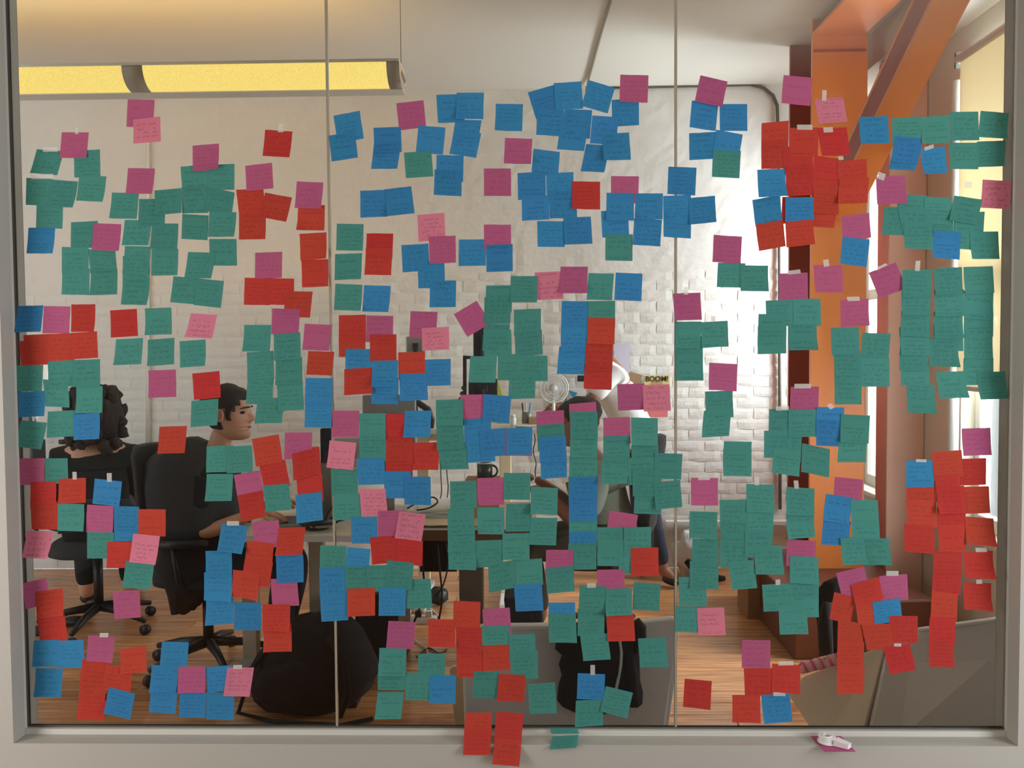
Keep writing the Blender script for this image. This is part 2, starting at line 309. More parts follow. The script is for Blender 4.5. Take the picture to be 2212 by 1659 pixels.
# ------- sticky notes: colour, top left, top right and bottom left corners (x z, mm on the glass), layer, free edge | label | tape strips
NOTES = """
R -377 1543 -301 1544 -376 1467 0 0|red note on central middle pane, blue note below
G -806 1475 -731 1474 -813 1399 0 0|teal note on central left pane, between two teal notes, teal at right, lower such
R -416 1369 -339 1369 -417 1293 0 0|red note on lower middle pane, blue above, red below
R -778 1230 -703 1241 -765 1154 0 0|crooked red note on lower left pane, red above, teal below
M -852 1197 -776 1210 -840 1121 0 0|crooked magenta note on lower left pane, teal above, red below
M -802 1061 -725 1067 -795 984 0 0|magenta note on lower left pane, between two red notes
G -607 994 -531 992 -609 916 0 0|teal note on lower middle pane, blue note below
G -133 1621 -60 1620 -139 1546 0 0|teal note on central middle pane, between two teal notes, teal at right, upper such
G 103 1062 183 1065 103 986 0 0|teal note on lower middle pane, between two blue notes
G 280 1278 356 1277 280 1201 0 0|teal note on lower middle pane, between two teal notes, flanked, ninth such from left
R 699 1967 773 1966 696 1893 0 0|red note on upper right pane, between two red notes, flanked, fifth such from top
B 616 1959 691 1972 625 1885 1 0|crooked blue note on upper right pane, blue above, red below
R 772 1959 852 1954 762 1885 1 0|red note on upper right pane, red note above
G 681 1302 757 1301 678 1226 0 0|teal note on lower right pane, between two teal notes, teal at right, upper such
G 601 1087 679 1087 600 1011 0 0|teal note on lower right pane, between two teal notes, teal at left, upper such
G 726 863 806 863 728 786 0 0|teal note on bottom right pane, between two teal notes, teal at left, lower such
B 1009 2110 1082 2106 990 2039 0 0|blue note on upper right pane, teal above, magenta below
G 1090 1925 1169 1924 1091 1851 0 0|teal note on upper right pane, teal above, blue below
G 1015 1945 1096 1944 1018 1871 1 0|teal note on upper right pane, teal note below, flanked, middle such
G 1021 1970 1096 1966 1008 1897 2 0|teal note on upper right pane, teal note below, flanked, leftmost such
G 1088 1963 1163 1958 1087 1889 3 0|teal note on upper right pane, teal note below, flanked, rightmost such
G 1172 1919 1255 1920 1169 1845 0 0|teal note on upper right pane, between two teal notes, teal at left, uppermost such
G 1172 1893 1250 1887 1173 1819 1 0|teal note on upper right pane, teal note above, flanked, lowest such
G 1202 1515 1285 1516 1203 1440 0 0|teal note, central right pane, between two teal notes, teal at left, fourth such from top
G 1118 1611 1199 1610 1121 1536 0 0|teal note on central right pane, between two teal notes, flanked, third such from top
R 1049 1175 1129 1174 1050 1099 0 0|red note on lower right pane, blue above, red below
B 1048 1230 1126 1231 1047 1154 1 0|taped blue note on lower right pane, red note below|1074 1234 1103 1233 1074 1231
R 1135 1099 1214 1098 1137 1023 0 0|red note on lower right pane, between two red notes, flanked, third such from top
M 849 1185 928 1177 846 1109 0 0|magenta note on lower right pane, blue note below
M -1130 2260 -1054 2257 -1136 2183 0 0|magenta note on top left pane, pink note below
P -1116 2203 -1039 2210 -1115 2134 1 1|pale pink note on top left pane, magenta note above
G -1393 2124 -1316 2117 -1413 2057 0 1|taped teal note on upper left pane, teal note below|-1375 2129 -1333 2129 -1375 2121
G -1288 2118 -1213 2121 -1288 2043 0 0|teal note on upper left pane, magenta above, teal below, free sides
G -1398 1976 -1322 1974 -1402 1902 0 0|teal note on upper left pane, teal above, blue below
G -1425 2044 -1350 2041 -1429 1968 1 0|taped teal note on upper left pane, between two teal notes|-1410 2054 -1348 2054 -1410 2045
G -1274 2050 -1196 2045 -1283 1978 1 1|teal note on upper left pane, teal note above, teal at left, leftmost such
G -1353 2038 -1277 2032 -1365 1963 2 1|teal note on upper left pane, teal note below, flanked, leftmost such
M -1320 2170 -1243 2169 -1328 2098 1 1|taped magenta note on top left pane, teal note below|-1282 2182 -1272 2182 -1282 2169
B -1423 1904 -1346 1903 -1430 1831 1 1|blue note on upper left pane, teal note above
G -1301 1918 -1224 1921 -1304 1843 0 0|teal note on upper left pane, teal note below, magenta at right
G -1329 1849 -1252 1845 -1331 1773 1 0|teal note on upper left pane, between two teal notes, teal at right
G -1254 1842 -1176 1836 -1250 1774 0 0|teal note on upper left pane, magenta above, teal below, flanked, lower such
G -1329 1789 -1250 1787 -1332 1714 2 1|teal note on upper left pane, teal above, red below
G -1248 1784 -1171 1786 -1250 1711 1 1|teal note on upper left pane, teal note above, flanked, leftmost such
M -1237 1915 -1157 1911 -1243 1839 1 1|magenta note on upper left pane, teal note below, flanked
G -1155 1822 -1078 1819 -1158 1747 0 0|teal note on upper left pane, between two teal notes, flanked, first such from left
G -1156 1760 -1079 1758 -1162 1684 1 1|teal note on central left pane, teal above, red below
G -1148 1850 -1074 1847 -1156 1773 1 1|teal note on upper left pane, between two teal notes, flanked, second such from left
G -1147 1923 -1070 1921 -1157 1852 0 1|teal note on upper left pane, between two teal notes, flanked, third such from left
G -1070 1913 -994 1911 -1075 1840 0 1|teal note on upper left pane, between two teal notes, flanked, fourth such from left
G -1072 1840 -996 1840 -1075 1765 0 1|teal note on upper left pane, teal note above, flanked, middle such
G -1182 2000 -1105 1998 -1189 1927 0 1|teal note on upper left pane, teal note below, teal at right
G -1105 1981 -1029 1981 -1109 1904 1 0|teal note on upper left pane, magenta above, teal below, flanked, upper such
G -1060 2004 -983 2010 -1059 1934 2 1|teal note on upper left pane, teal note below, flanked, middle such
G -985 2070 -909 2076 -981 1995 0 0|teal note on upper left pane, magenta above, teal below, teal at right
G -907 2074 -831 2076 -909 2002 1 0|teal note on upper left pane, magenta above, teal below, teal at left
G -983 2013 -910 2014 -982 1939 1 0|teal note on upper left pane, between two teal notes, flanked, fifth such from left
G -909 2012 -832 1996 -919 1945 2 0|crooked teal note on upper left pane, between two teal notes
G -983 1938 -908 1933 -986 1868 0 1|teal note on upper left pane, teal note above, flanked, rightmost such
G -905 1942 -828 1941 -910 1872 3 1|teal note on upper left pane, between two teal notes, flanked, sixth such from left
G -908 1867 -830 1866 -908 1792 0 0|teal note on upper left pane, teal note above, teal at left, rightmost such
G -968 1831 -890 1828 -980 1758 1 1|teal note on upper left pane, teal note below, flanked, rightmost such
M -949 2128 -874 2133 -949 2055 2 1|magenta note on upper left pane, teal note below, free sides, rightmost such
M -1134 2068 -1057 2066 -1142 1996 1 1|magenta note on upper left pane, teal note below, free sides, leftmost such
G -1012 1763 -937 1756 -1023 1690 0 0|teal note on central left pane, teal note above, teal at right, upper such
G -946 1757 -868 1748 -955 1681 1 1|teal note on central left pane, teal above, pink below
B -1462 1683 -1387 1684 -1471 1608 0 1|blue note on central left pane, red note below
M -1386 1682 -1309 1680 -1392 1605 0 0|magenta note on central left pane, red note below, flanked, leftmost such
R -1307 1686 -1238 1686 -1308 1608 0 1|red note on central left pane, teal above, red below
R -1196 1668 -1119 1672 -1194 1591 0 1|red note on central left pane, between two teal notes, teal at right
G -1096 1673 -1020 1675 -1094 1597 0 1|teal note on central left pane, teal note below, red at left
P -965 1658 -889 1653 -981 1591 0 1|pale pink note on central left pane, between two teal notes
R -1461 1583 -1383 1586 -1456 1513 0 0|red note on central left pane, blue above, teal below, red at right, lower such
R -1447 1600 -1369 1603 -1446 1525 1 0|red note on central left pane, blue above, teal below, red at right, upper such
R -1379 1602 -1302 1605 -1378 1525 2 0|red note on central left pane, magenta above, teal below
R -1308 1605 -1234 1609 -1306 1530 3 1|red note on central left pane, red above, teal below
G -1181 1586 -1103 1589 -1187 1512 0 1|teal note on central left pane, red note above, teal at right
G -1090 1584 -1013 1589 -1092 1509 0 1|teal note on central left pane, teal above, magenta below
G -999 1579 -924 1584 -998 1504 0 1|teal note on central left pane, pink above, red below
M -1090 1497 -1011 1499 -1090 1419 0 1|magenta note on central left pane, teal note above
R -965 1487 -887 1494 -960 1412 0 1|red note on central left pane, between two teal notes, free sides
G -969 1409 -891 1415 -972 1334 0 1|teal note on central left pane, red note above, free sides
G -1395 1473 -1324 1470 -1388 1396 0 1|teal note on central left pane, between two teal notes, flanked, leftmost such
G -1379 1525 -1302 1530 -1379 1449 1 0|teal note on central left pane, red above, teal below, flanked
G -1305 1528 -1228 1530 -1305 1451 2 1|teal note on central left pane, red above, teal below, teal at left
G -1299 1452 -1223 1453 -1301 1376 0 1|teal note on central left pane, teal above, blue below
G -1471 1514 -1393 1515 -1475 1439 0 1|teal note on central left pane, red above, blue below
B -1467 1437 -1390 1441 -1468 1365 0 1|blue note on central left pane, between two teal notes
G -1383 1381 -1305 1385 -1389 1306 0 0|teal note on central left pane, teal note above, flanked, leftmost such
B -1310 1373 -1233 1377 -1310 1299 1 1|blue note on lower left pane, teal note above
G -1462 1357 -1386 1349 -1480 1281 0 1|teal note on lower left pane, blue above, magenta below
R -1062 1336 -983 1338 -1069 1259 0 1|red note on lower left pane, standing alone
G -1397 1247 -1330 1247 -1397 1174 0 0|teal note on lower left pane, red note below
M -1475 1247 -1396 1248 -1480 1170 0 0|magenta note on lower left pane, teal above, red below
G -928 1279 -851 1282 -931 1204 0 0|teal note on lower left pane, teal note below
G -875 1278 -798 1282 -871 1202 1 1|teal note on lower left pane, magenta note below
G -929 1200 -853 1200 -934 1123 0 1|teal note on lower left pane, teal note above
R -1439 1179 -1364 1180 -1442 1102 1 0|red note on lower left pane, magenta above, red below, red at right
R -1441 1119 -1361 1119 -1439 1042 2 0|red note on lower left pane, red above, pink below
R -1357 1188 -1278 1191 -1359 1116 1 1|taped red note on lower left pane, teal note below|-1316 1208 -1304 1208 -1316 1191
G -1361 1117 -1284 1115 -1363 1039 3 1|teal note on lower left pane, red note above
B -1253 1188 -1174 1180 -1261 1116 0 1|taped blue note on lower left pane, magenta note below|-1217 1204 -1203 1204 -1217 1184
B -1200 1086 -1128 1086 -1201 1007 0 0|blue note on lower left pane, red note below, flanked, lower such
B -1199 1109 -1126 1107 -1201 1033 1 0|blue note on lower left pane, red note below, flanked, upper such
M -1277 1113 -1200 1109 -1282 1034 0 0|magenta note on lower left pane, blue above, teal below
R -1128 1100 -1049 1099 -1130 1022 2 0|red note on lower left pane, pink note below
G -1278 1034 -1201 1033 -1281 958 1 0|teal note on lower left pane, magenta note above
R -1221 1006 -1143 1006 -1225 930 2 0|red note on lower left pane, blue note above
G -1168 951 -1085 946 -1179 874 3 1|teal note on bottom left pane, pink above, magenta below
P -1144 1030 -1067 1022 -1157 948 4 1|pale pink note on lower left pane, red above, teal below
P -1453 1039 -1376 1037 -1469 961 0 1|pale pink note on lower left pane, red note above
M -1475 885 -1401 901 -1464 810 0 0|crooked magenta note on bottom left pane, left of a red note
R -1432 789 -1351 795 -1425 710 0 0|red note on bottom left pane, red above, blue below, free sides
R -1435 861 -1354 871 -1431 783 1 1|red note on bottom left pane, red note below, magenta at left, leftmost such
M -1210 860 -1132 866 -1206 781 0 1|magenta note on bottom left pane, teal note above
B -939 839 -860 842 -940 765 0 1|blue note on bottom left pane, blue note above, blue at right, upper such
B -943 917 -862 914 -943 837 1 1|blue note on bottom left pane, between two blue notes, red at right
B -937 979 -861 980 -937 904 2 1|blue note on lower left pane, between two blue notes
B -858 830 -780 828 -859 750 0 1|blue note on bottom left pane, red note above
B -888 1059 -814 1052 -902 979 3 1|taped blue note on lower left pane, blue note below|-873 1065 -838 1065 -873 1057
B -1443 719 -1369 721 -1451 641 1 0|blue note on bottom left pane, red above, blue below
B -1377 718 -1298 721 -1375 638 2 0|blue note on bottom left pane, blue left of it, magenta right
B -1440 638 -1361 636 -1446 555 0 1|blue note on bottom left pane, blue note above, free sides
R -1314 566 -1234 563 -1324 487 0 1|red note on bottom left pane, red note above, blue at right
R -1302 664 -1225 654 -1312 588 3 0|red note on bottom left pane, magenta above, red below, red at right
R -1308 627 -1231 621 -1316 549 4 0|red note on bottom left pane, between two red notes
R -1234 651 -1154 641 -1244 577 5 0|red note on bottom left pane, red above, blue below, red at left
R -1191 695 -1115 704 -1189 622 6 1|red note on bottom left pane, red note below, magenta at left, rightmost such
M -1284 734 -1207 730 -1290 660 0 1|taped magenta note on bottom left pane, red note below|-1249 741 -1224 741 -1250 733
B -1225 584 -1150 564 -1240 510 6 1|crooked blue note on bottom left pane, red note above
B -1105 585 -1027 582 -1112 509 0 1|blue note on bottom left pane, blue note above, blue at right, lower such
B -1101 648 -1024 644 -1107 570 1 1|blue note on bottom left pane, between two blue notes, magenta at right
B -1069 716 -991 714 -1078 636 2 0|blue note on bottom left pane, blue note below, free sides
B -945 639 -868 648 -941 566 0 0|blue note on bottom left pane, blue note below, flanked
B -1021 566 -944 566 -1025 494 0 1|blue note on bottom left pane, magenta note above
B -944 568 -863 566 -945 490 0 1|blue note on bottom left pane, blue note above, blue at left
M -1023 643 -944 644 -1025 567 3 1|magenta note on bottom left pane, blue note below
P -881 640 -804 640 -894 557 1 1|taped pale pink note on bottom left pane, right of a blue note|-864 648 -838 648 -864 641
R -743 2170 -666 2164 -751 2097 0 1|taped red note on top left pane, standing alone|-707 2185 -691 2185 -707 2167
R -822 1938 -746 1938 -822 1864 0 1|red note on upper left pane, red note above, teal at left
R -828 2004 -751 2005 -821 1931 1 0|red note on upper left pane, magenta above, red below, flanked
R -746 1995 -670 1980 -763 1927 2 1|crooked red note on upper left pane, red left of it, magenta right
M -801 2070 -725 2078 -797 1998 2 1|magenta note on upper left pane, red note below, free sides, upper such
R -654 1958 -578 1958 -656 1887 0 1|red note on upper left pane, magenta above, red below, red at left
M -656 2025 -581 2021 -663 1951 1 1|magenta note on upper left pane, red note below, red at left
R -651 1879 -575 1882 -649 1804 0 1|red note on upper left pane, between two red notes
R -647 1805 -571 1807 -646 1728 0 1|red note on upper left pane, red note above, teal at right
M -778 1827 -701 1829 -780 1754 0 0|magenta note on upper left pane, red note below, free sides, lower such
B -550 2206 -476 2219 -539 2129 0 0|crooked blue note on top middle pane, blue note below, free sides
B -564 2151 -490 2162 -556 2078 1 1|crooked blue note on top middle pane, blue note above
M -373 2238 -297 2246 -366 2163 0 0|magenta note on top middle pane, standing alone
B -437 2129 -362 2127 -446 2057 0 1|blue note on upper middle pane, blue note above, teal at right
B -438 2171 -361 2173 -436 2100 1 1|blue note on top middle pane, blue note below, free sides
B -312 2176 -236 2169 -320 2101 1 0|blue note on top middle pane, teal note below
B -261 2260 -186 2261 -257 2182 0 0|blue note on top middle pane, blue note below, blue at right
B -208 2190 -135 2188 -219 2125 1 0|blue note on top middle pane, between two blue notes, blue at left, middle such
B -204 2265 -128 2264 -206 2191 1 1|blue note on top middle pane, blue note below, blue at left
B -211 2163 -136 2152 -226 2095 2 1|blue note on top middle pane, between two blue notes, blue at left, leftmost such
B -262 2094 -186 2091 -264 2021 0 0|blue note on upper middle pane, between two blue notes, teal at left
B -268 2054 -191 2050 -270 1982 1 1|blue note on upper middle pane, blue note above, free sides
G -353 2101 -276 2106 -348 2029 2 1|teal note on upper middle pane, blue note above, flanked
B -478 1997 -401 1999 -478 1922 0 0|blue note on upper middle pane, left of a blue note
B -410 2000 -334 2008 -401 1924 1 1|blue note on upper middle pane, right of a blue note
G -545 1906 -469 1904 -548 1831 0 1|teal note on upper middle pane, teal note below
G -551 1821 -475 1823 -554 1748 0 1|teal note on upper middle pane, between two teal notes
R -461 1878 -386 1877 -465 1804 0 0|red note on upper middle pane, red note below
R -464 1837 -389 1835 -468 1762 1 1|red note on upper middle pane, red note above
P -318 1928 -242 1933 -315 1853 0 0|pale pink note on upper middle pane, magenta note below
B -364 1844 -288 1848 -361 1768 0 0|blue note on upper middle pane, red left of it, magenta right
B -319 1798 -243 1797 -317 1723 1 0|blue note on upper middle pane, magenta above, blue below, free sides
B -284 1744 -210 1744 -286 1669 2 1|blue note on central middle pane, blue note above, free sides
M -286 1867 -211 1869 -285 1791 2 1|magenta note on upper middle pane, pink above, blue below
B -202 1858 -125 1858 -203 1784 0 1|blue note on upper middle pane, magenta left of it, blue right
R -809 1757 -734 1755 -813 1681 0 0|red note on central left pane, magenta note above
R -746 1756 -668 1753 -748 1681 1 0|red note on central left pane, between two magenta notes
R -692 1718 -616 1716 -701 1645 2 0|red note on central left pane, magenta note below
M -731 1670 -653 1667 -736 1597 3 0|magenta note on central left pane, red above, teal below
G -552 1738 -475 1734 -556 1664 0 1|teal note on central middle pane, teal above, red below, blue at right
B -471 1733 -395 1730 -476 1659 0 1|blue note on central middle pane, magenta note below
M -465 1648 -389 1646 -467 1573 0 0|magenta note on central middle pane, blue above, red below
R -544 1609 -468 1608 -545 1531 0 0|red note on central middle pane, red above, blue below
R -543 1649 -466 1650 -544 1573 1 1|red note on central middle pane, teal above, red below, flanked
B -526 1554 -450 1553 -527 1478 1 0|blue note on central middle pane, between two red notes
B -453 1473 -376 1471 -455 1398 0 0|blue note on central middle pane, blue above, teal below
R -456 1594 -381 1594 -456 1518 2 0|red note on central middle pane, magenta above, blue below
B -450 1520 -377 1521 -451 1446 3 1|blue note on central middle pane, red above, blue below, flanked, leftmost such
R -530 1497 -449 1501 -531 1423 2 1|red note on central middle pane, blue note above
B -301 1522 -228 1524 -302 1447 0 0|blue note on central middle pane, pink note above
B -375 1482 -296 1484 -372 1406 1 1|blue note on central middle pane, red above, blue below, flanked, rightmost such
M -340 1659 -264 1656 -345 1584 0 0|magenta note on central middle pane, pink note below, free sides
P -309 1611 -232 1614 -308 1547 1 1|pale pink note on central middle pane, magenta above, blue below
M -218 1649 -153 1687 -180 1585 1 0|sharply tilted magenta note on central middle pane, left of a teal note
M -641 1626 -565 1622 -648 1552 0 1|magenta note on central left pane, red note below, flanked, rightmost such
R -632 1549 -558 1546 -638 1482 0 1|red note on central left pane, magenta above, blue below
G -813 1624 -736 1623 -817 1549 0 1|teal note on central left pane, teal note below, teal at right
G -807 1546 -731 1550 -806 1469 1 1|teal note on central left pane, between two teal notes, teal at right, upper such
G -778 1416 -700 1417 -789 1344 1 0|teal note on central left pane, teal note above, teal at right, lower such
G -723 1461 -649 1465 -720 1379 2 1|teal note on central left pane, teal note above, flanked, rightmost such
G -725 1527 -649 1531 -725 1453 3 1|teal note on central left pane, between two teal notes, flanked, rightmost such
G -729 1597 -653 1602 -728 1522 4 1|teal note on central left pane, magenta above, teal below
B -643 1405 -566 1404 -646 1332 0 1|blue note on central left pane, blue note above
B -641 1473 -564 1471 -643 1397 1 1|blue note on central left pane, red above, blue below
M -566 1379 -489 1379 -568 1304 0 1|magenta note on central middle pane, pink note below, flanked
G -490 1312 -414 1311 -491 1237 1 0|teal note on lower middle pane, teal above, blue below, flanked, leftmost such
G -489 1371 -414 1371 -490 1296 2 1|teal note on lower middle pane, blue above, teal below, flanked
R -415 1243 -340 1242 -415 1166 0 0|red note on lower middle pane, red above, blue below
R -415 1296 -338 1300 -415 1223 1 1|red note on lower middle pane, between two red notes
R -338 1287 -263 1288 -340 1209 0 1|red note on lower middle pane, between two blue notes
B -360 1378 -284 1378 -364 1303 1 1|blue note on central middle pane, blue above, red below
M -202 1422 -126 1423 -206 1347 0 0|magenta note on central middle pane, blue note below
G -267 1288 -185 1289 -262 1210 1 0|teal note on lower middle pane, teal note above, flanked, leftmost such
G -271 1341 -194 1344 -269 1266 2 1|teal note on lower middle pane, between two teal notes, flanked, first such from left
G -271 1408 -194 1410 -271 1334 3 1|teal note on central middle pane, teal note below, flanked, first such from left
R -797 1300 -720 1313 -786 1221 1 1|crooked red note on lower left pane, red note below
R -682 1272 -607 1278 -680 1198 0 0|red note on lower left pane, magenta above, red below, flanked
M -702 1318 -624 1318 -706 1241 1 0|magenta note on lower left pane, red note below
R -842 1138 -770 1153 -831 1063 1 1|crooked red note on lower left pane, between two magenta notes
G -768 1167 -694 1171 -759 1093 1 1|teal note on lower left pane, red above, magenta below
R -672 1194 -599 1199 -668 1118 0 0|red note on lower left pane, red above, blue below
R -683 1257 -604 1277 -679 1181 2 1|crooked red note on lower left pane, magenta above, red below
B -676 1139 -600 1148 -673 1058 1 1|blue note on lower left pane, red note above
G -573 1214 -497 1214 -572 1136 0 0|teal note on lower middle pane, pink above, teal below, flanked
G -566 1140 -487 1143 -567 1066 1 0|teal note on lower middle pane, teal note above, pink at right
P -575 1295 -499 1287 -584 1218 1 1|pale pink note on lower middle pane, magenta above, teal below
B -498 1242 -420 1244 -495 1167 2 0|blue note on lower middle pane, teal above, pink below
B -419 1206 -344 1206 -420 1129 3 0|blue note on lower middle pane, red note above
B -365 1191 -289 1190 -363 1111 4 1|blue note on lower middle pane, red above, pink below
B -517 1076 -443 1076 -516 999 2 0|blue note on lower middle pane, pink above, blue below
P -492 1156 -417 1156 -487 1079 4 0|pale pink note on lower middle pane, between two blue notes
M -440 1093 -362 1095 -441 1020 5 0|magenta note on lower middle pane, red note below
R -464 1017 -386 1023 -458 939 3 0|red note on lower middle pane, magenta above, teal below
R -386 1018 -312 1007 -389 945 4 0|crooked red note on lower middle pane, pink above, teal below
P -379 1092 -303 1082 -392 1016 6 1|pale pink note on lower middle pane, blue above, red below
G -234 1176 -159 1178 -233 1099 0 1|teal note on lower middle pane, teal note below, magenta at right
G -241 1001 -162 1001 -240 924 0 1|teal note on lower middle pane, teal note above, teal at right, leftmost such
G -242 1050 -164 1051 -241 975 1 1|teal note on lower middle pane, between two teal notes, teal at right, lower such
G -242 1098 -166 1102 -240 1023 2 1|teal note on lower middle pane, between two teal notes, teal at right, upper such
R -817 1008 -739 1000 -826 932 1 0|red note on lower left pane, magenta above, red below, blue at right
R -824 955 -743 946 -836 882 2 0|red note on lower left pane, between two red notes
R -725 1045 -648 1047 -735 966 1 1|red note on lower left pane, blue note below
R -858 925 -782 915 -863 848 3 1|red note on bottom left pane, red above, blue below, blue at left
M -752 897 -675 898 -747 819 0 0|magenta note on bottom left pane, blue above, red below
B -735 965 -656 970 -733 885 1 1|blue note on lower left pane, red above, magenta below
R -775 769 -694 770 -773 688 0 1|red note on bottom left pane, red note above, free sides
R -776 824 -696 824 -776 748 1 1|red note on bottom left pane, magenta above, red below, blue at left
B -529 989 -463 983 -536 914 1 0|blue note on lower middle pane, blue above, teal below, flanked
B -610 851 -532 856 -607 773 0 0|blue note on bottom middle pane, blue note above
B -610 930 -531 933 -610 851 2 0|blue note on bottom middle pane, teal above, blue below
G -538 933 -461 933 -536 863 3 0|teal note on bottom middle pane, blue above, red below
G -477 937 -400 938 -472 861 4 0|teal note on bottom middle pane, red above, blue below, flanked
G -365 895 -292 897 -361 812 0 1|teal note on bottom middle pane, right of a blue note
G -415 952 -339 944 -422 872 5 0|teal note on bottom middle pane, red above, blue below, teal at left
R -531 869 -451 873 -531 789 5 1|red note on bottom middle pane, teal note above, flanked, leftmost such
B -439 872 -362 873 -441 792 6 1|blue note on bottom middle pane, teal above, magenta below
R -227 834 -150 830 -229 757 0 0|red note on bottom middle pane, red note below, magenta at right
R -300 781 -222 780 -301 702 1 1|red note on bottom middle pane, teal note below
R -220 691 -142 689 -220 613 0 0|red note on bottom middle pane, red note above, red at right, upper such
R -221 758 -147 757 -220 681 1 1|red note on bottom middle pane, between two red notes
M -414 776 -336 772 -422 697 0 0|magenta note on bottom middle pane, blue above, teal below
G -448 569 -372 569 -457 491 0 1|teal note on bottom middle pane, teal note above, free sides, leftmost such
G -445 652 -364 651 -448 575 0 0|teal note on bottom middle pane, between two teal notes, teal at right
G -441 698 -363 695 -444 619 1 1|teal note on bottom middle pane, magenta above, teal below
G -330 680 -253 682 -331 604 0 0|teal note on bottom middle pane, red above, teal below
G -368 626 -290 626 -368 545 1 0|teal note on bottom middle pane, teal note above, flanked
B -298 618 -222 618 -300 538 2 1|blue note on bottom middle pane, teal note above, teal at left
B -95 2233 -19 2231 -98 2157 0 1|blue note on top middle pane, magenta note below
M -70 2139 6 2135 -74 2067 0 1|magenta note on top middle pane, between two blue notes
M -130 2055 -54 2054 -130 1978 0 1|magenta note on upper middle pane, left of a blue note
B -6 2263 69 2283 17 2189 0 0|crooked blue note on top middle pane, blue note below, blue at right
B 20 2219 96 2213 17 2146 1 0|blue note on top middle pane, blue note above, blue at right, leftmost such
B 66 2287 143 2291 71 2212 2 0|blue note on top middle pane, blue note below, flanked
B 164 2294 236 2271 143 2223 3 1|crooked blue note on top middle pane, blue note below, flanked
B 227 2239 302 2243 228 2165 0 0|blue note on top middle pane, magenta above, blue below
M 251 2308 329 2305 248 2232 1 1|magenta note on top middle pane, blue note below
B 97 2216 173 2212 90 2137 0 0|blue note on top middle pane, between two blue notes, flanked
B 173 2197 246 2192 166 2120 1 0|blue note on top middle pane, between two blue notes, blue at left, rightmost such
B 85 2172 161 2165 74 2105 2 1|blue note on top middle pane, blue note above, blue at right, rightmost such
B 156 2119 222 2115 140 2044 0 0|blue note on upper middle pane, blue note above, blue at right, upper such
B 199 2146 275 2149 204 2070 2 1|blue note on top middle pane, blue note above, blue at left
B 9 2108 83 2098 3 2039 0 0|blue note on upper middle pane, blue note below, magenta at left
B -36 2041 42 2044 -35 1966 1 0|blue note on upper middle pane, between two blue notes, flanked, leftmost such
B 44 2039 120 2042 45 1966 1 0|blue note on upper middle pane, between two blue notes, flanked, middle such
B -25 1975 52 1979 -24 1907 2 1|blue note on upper middle pane, between two blue notes, blue at right
B 51 1991 127 1991 54 1914 2 0|blue note on upper middle pane, between two blue notes, flanked, rightmost such
B 18 1907 94 1906 19 1835 0 1|blue note on upper middle pane, blue note above, blue at right, lower such
B 91 1916 168 1918 95 1840 3 1|blue note on upper middle pane, blue note above, blue at left
R 116 2016 194 2014 116 1939 3 1|red note on upper middle pane, blue note below
M 225 2030 302 2028 223 1955 0 0|magenta note on upper middle pane, blue note below, free sides
B 196 1933 271 1935 200 1859 0 0|blue note on upper middle pane, blue above, teal below
B 212 1984 289 1981 210 1907 1 1|blue note on upper middle pane, magenta above, blue below, flanked
B 289 1912 366 1907 284 1838 0 1|blue note on upper middle pane, blue note above, flanked
B 292 1981 369 1980 290 1908 1 1|blue note on upper middle pane, blue note below, flanked
B 371 1933 448 1928 369 1859 0 1|blue note on upper right pane, blue note above
B 369 1973 446 1975 370 1900 1 0|blue note on upper right pane, between two blue notes
B 384 2054 462 2050 380 1977 0 1|blue note on upper right pane, blue note below
B 440 1966 513 1972 442 1892 2 1|blue note on upper right pane, right of a blue note
G 209 1870 285 1868 207 1795 1 1|teal note on upper middle pane, blue note above, blue at right
M -131 1899 -55 1898 -131 1826 1 0|magenta note on upper middle pane, blue note below, blue at left
B 449 2235 522 2224 441 2160 0 1|blue note on top right pane, magenta above, blue below
B 441 2145 517 2148 442 2071 0 0|blue note on top right pane, blue note above
B -125 1842 -51 1844 -125 1766 2 1|blue note on upper middle pane, magenta note above
P 10 1764 84 1767 16 1687 0 0|pale pink note on central middle pane, teal left of it, magenta right
M 83 1780 159 1779 81 1705 1 1|magenta note on upper middle pane, blue note below, flanked
G 161 1761 232 1759 155 1686 0 1|teal note on central middle pane, teal note below, flanked, fourth such from left
B 237 1762 312 1758 233 1685 0 1|blue note on central middle pane, right of a teal note
G -131 1696 -56 1696 -134 1621 2 0|teal note on central middle pane, between two teal notes, flanked, upper such
G -126 1729 -51 1729 -130 1653 3 0|teal note on central middle pane, teal note below, teal at right
G -57 1755 18 1754 -59 1681 4 1|teal note on central middle pane, teal note below, flanked, second such from left
G -135 1605 -57 1605 -133 1530 1 0|teal note on central middle pane, between two teal notes, teal at right, lower such
G -49 1661 27 1663 -49 1587 0 0|teal note on central middle pane, between two teal notes, teal at left, uppermost such
G -48 1597 29 1604 -45 1527 1 0|teal note on central middle pane, between two teal notes, teal at left, middle such
G -32 1532 45 1531 -32 1460 2 0|teal note on central middle pane, between two teal notes, teal at left, lowest such
G -95 1536 -30 1536 -96 1462 2 0|teal note on central middle pane, between two teal notes, flanked, lower such
G -173 1531 -97 1530 -178 1457 0 1|teal note on central middle pane, teal note above, teal at right
G -63 1484 12 1486 -66 1409 3 0|teal note on central middle pane, teal note above, free sides
B 78 1556 157 1554 71 1479 0 0|blue note on central middle pane, blue note above, red at right
B 83 1609 160 1607 82 1533 1 0|blue note on central middle pane, between two blue notes
B 86 1684 163 1682 83 1608 0 0|blue note on central middle pane, magenta above, blue below
G 159 1683 235 1683 159 1608 1 0|teal note on central middle pane, teal above, red below, blue at left
R 159 1637 235 1634 156 1564 2 1|red note on central middle pane, teal above, red below, blue at left
R 149 1508 227 1504 146 1437 1 1|red note on central middle pane, red note above
R 153 1564 229 1561 150 1489 2 1|red note on central middle pane, between two red notes
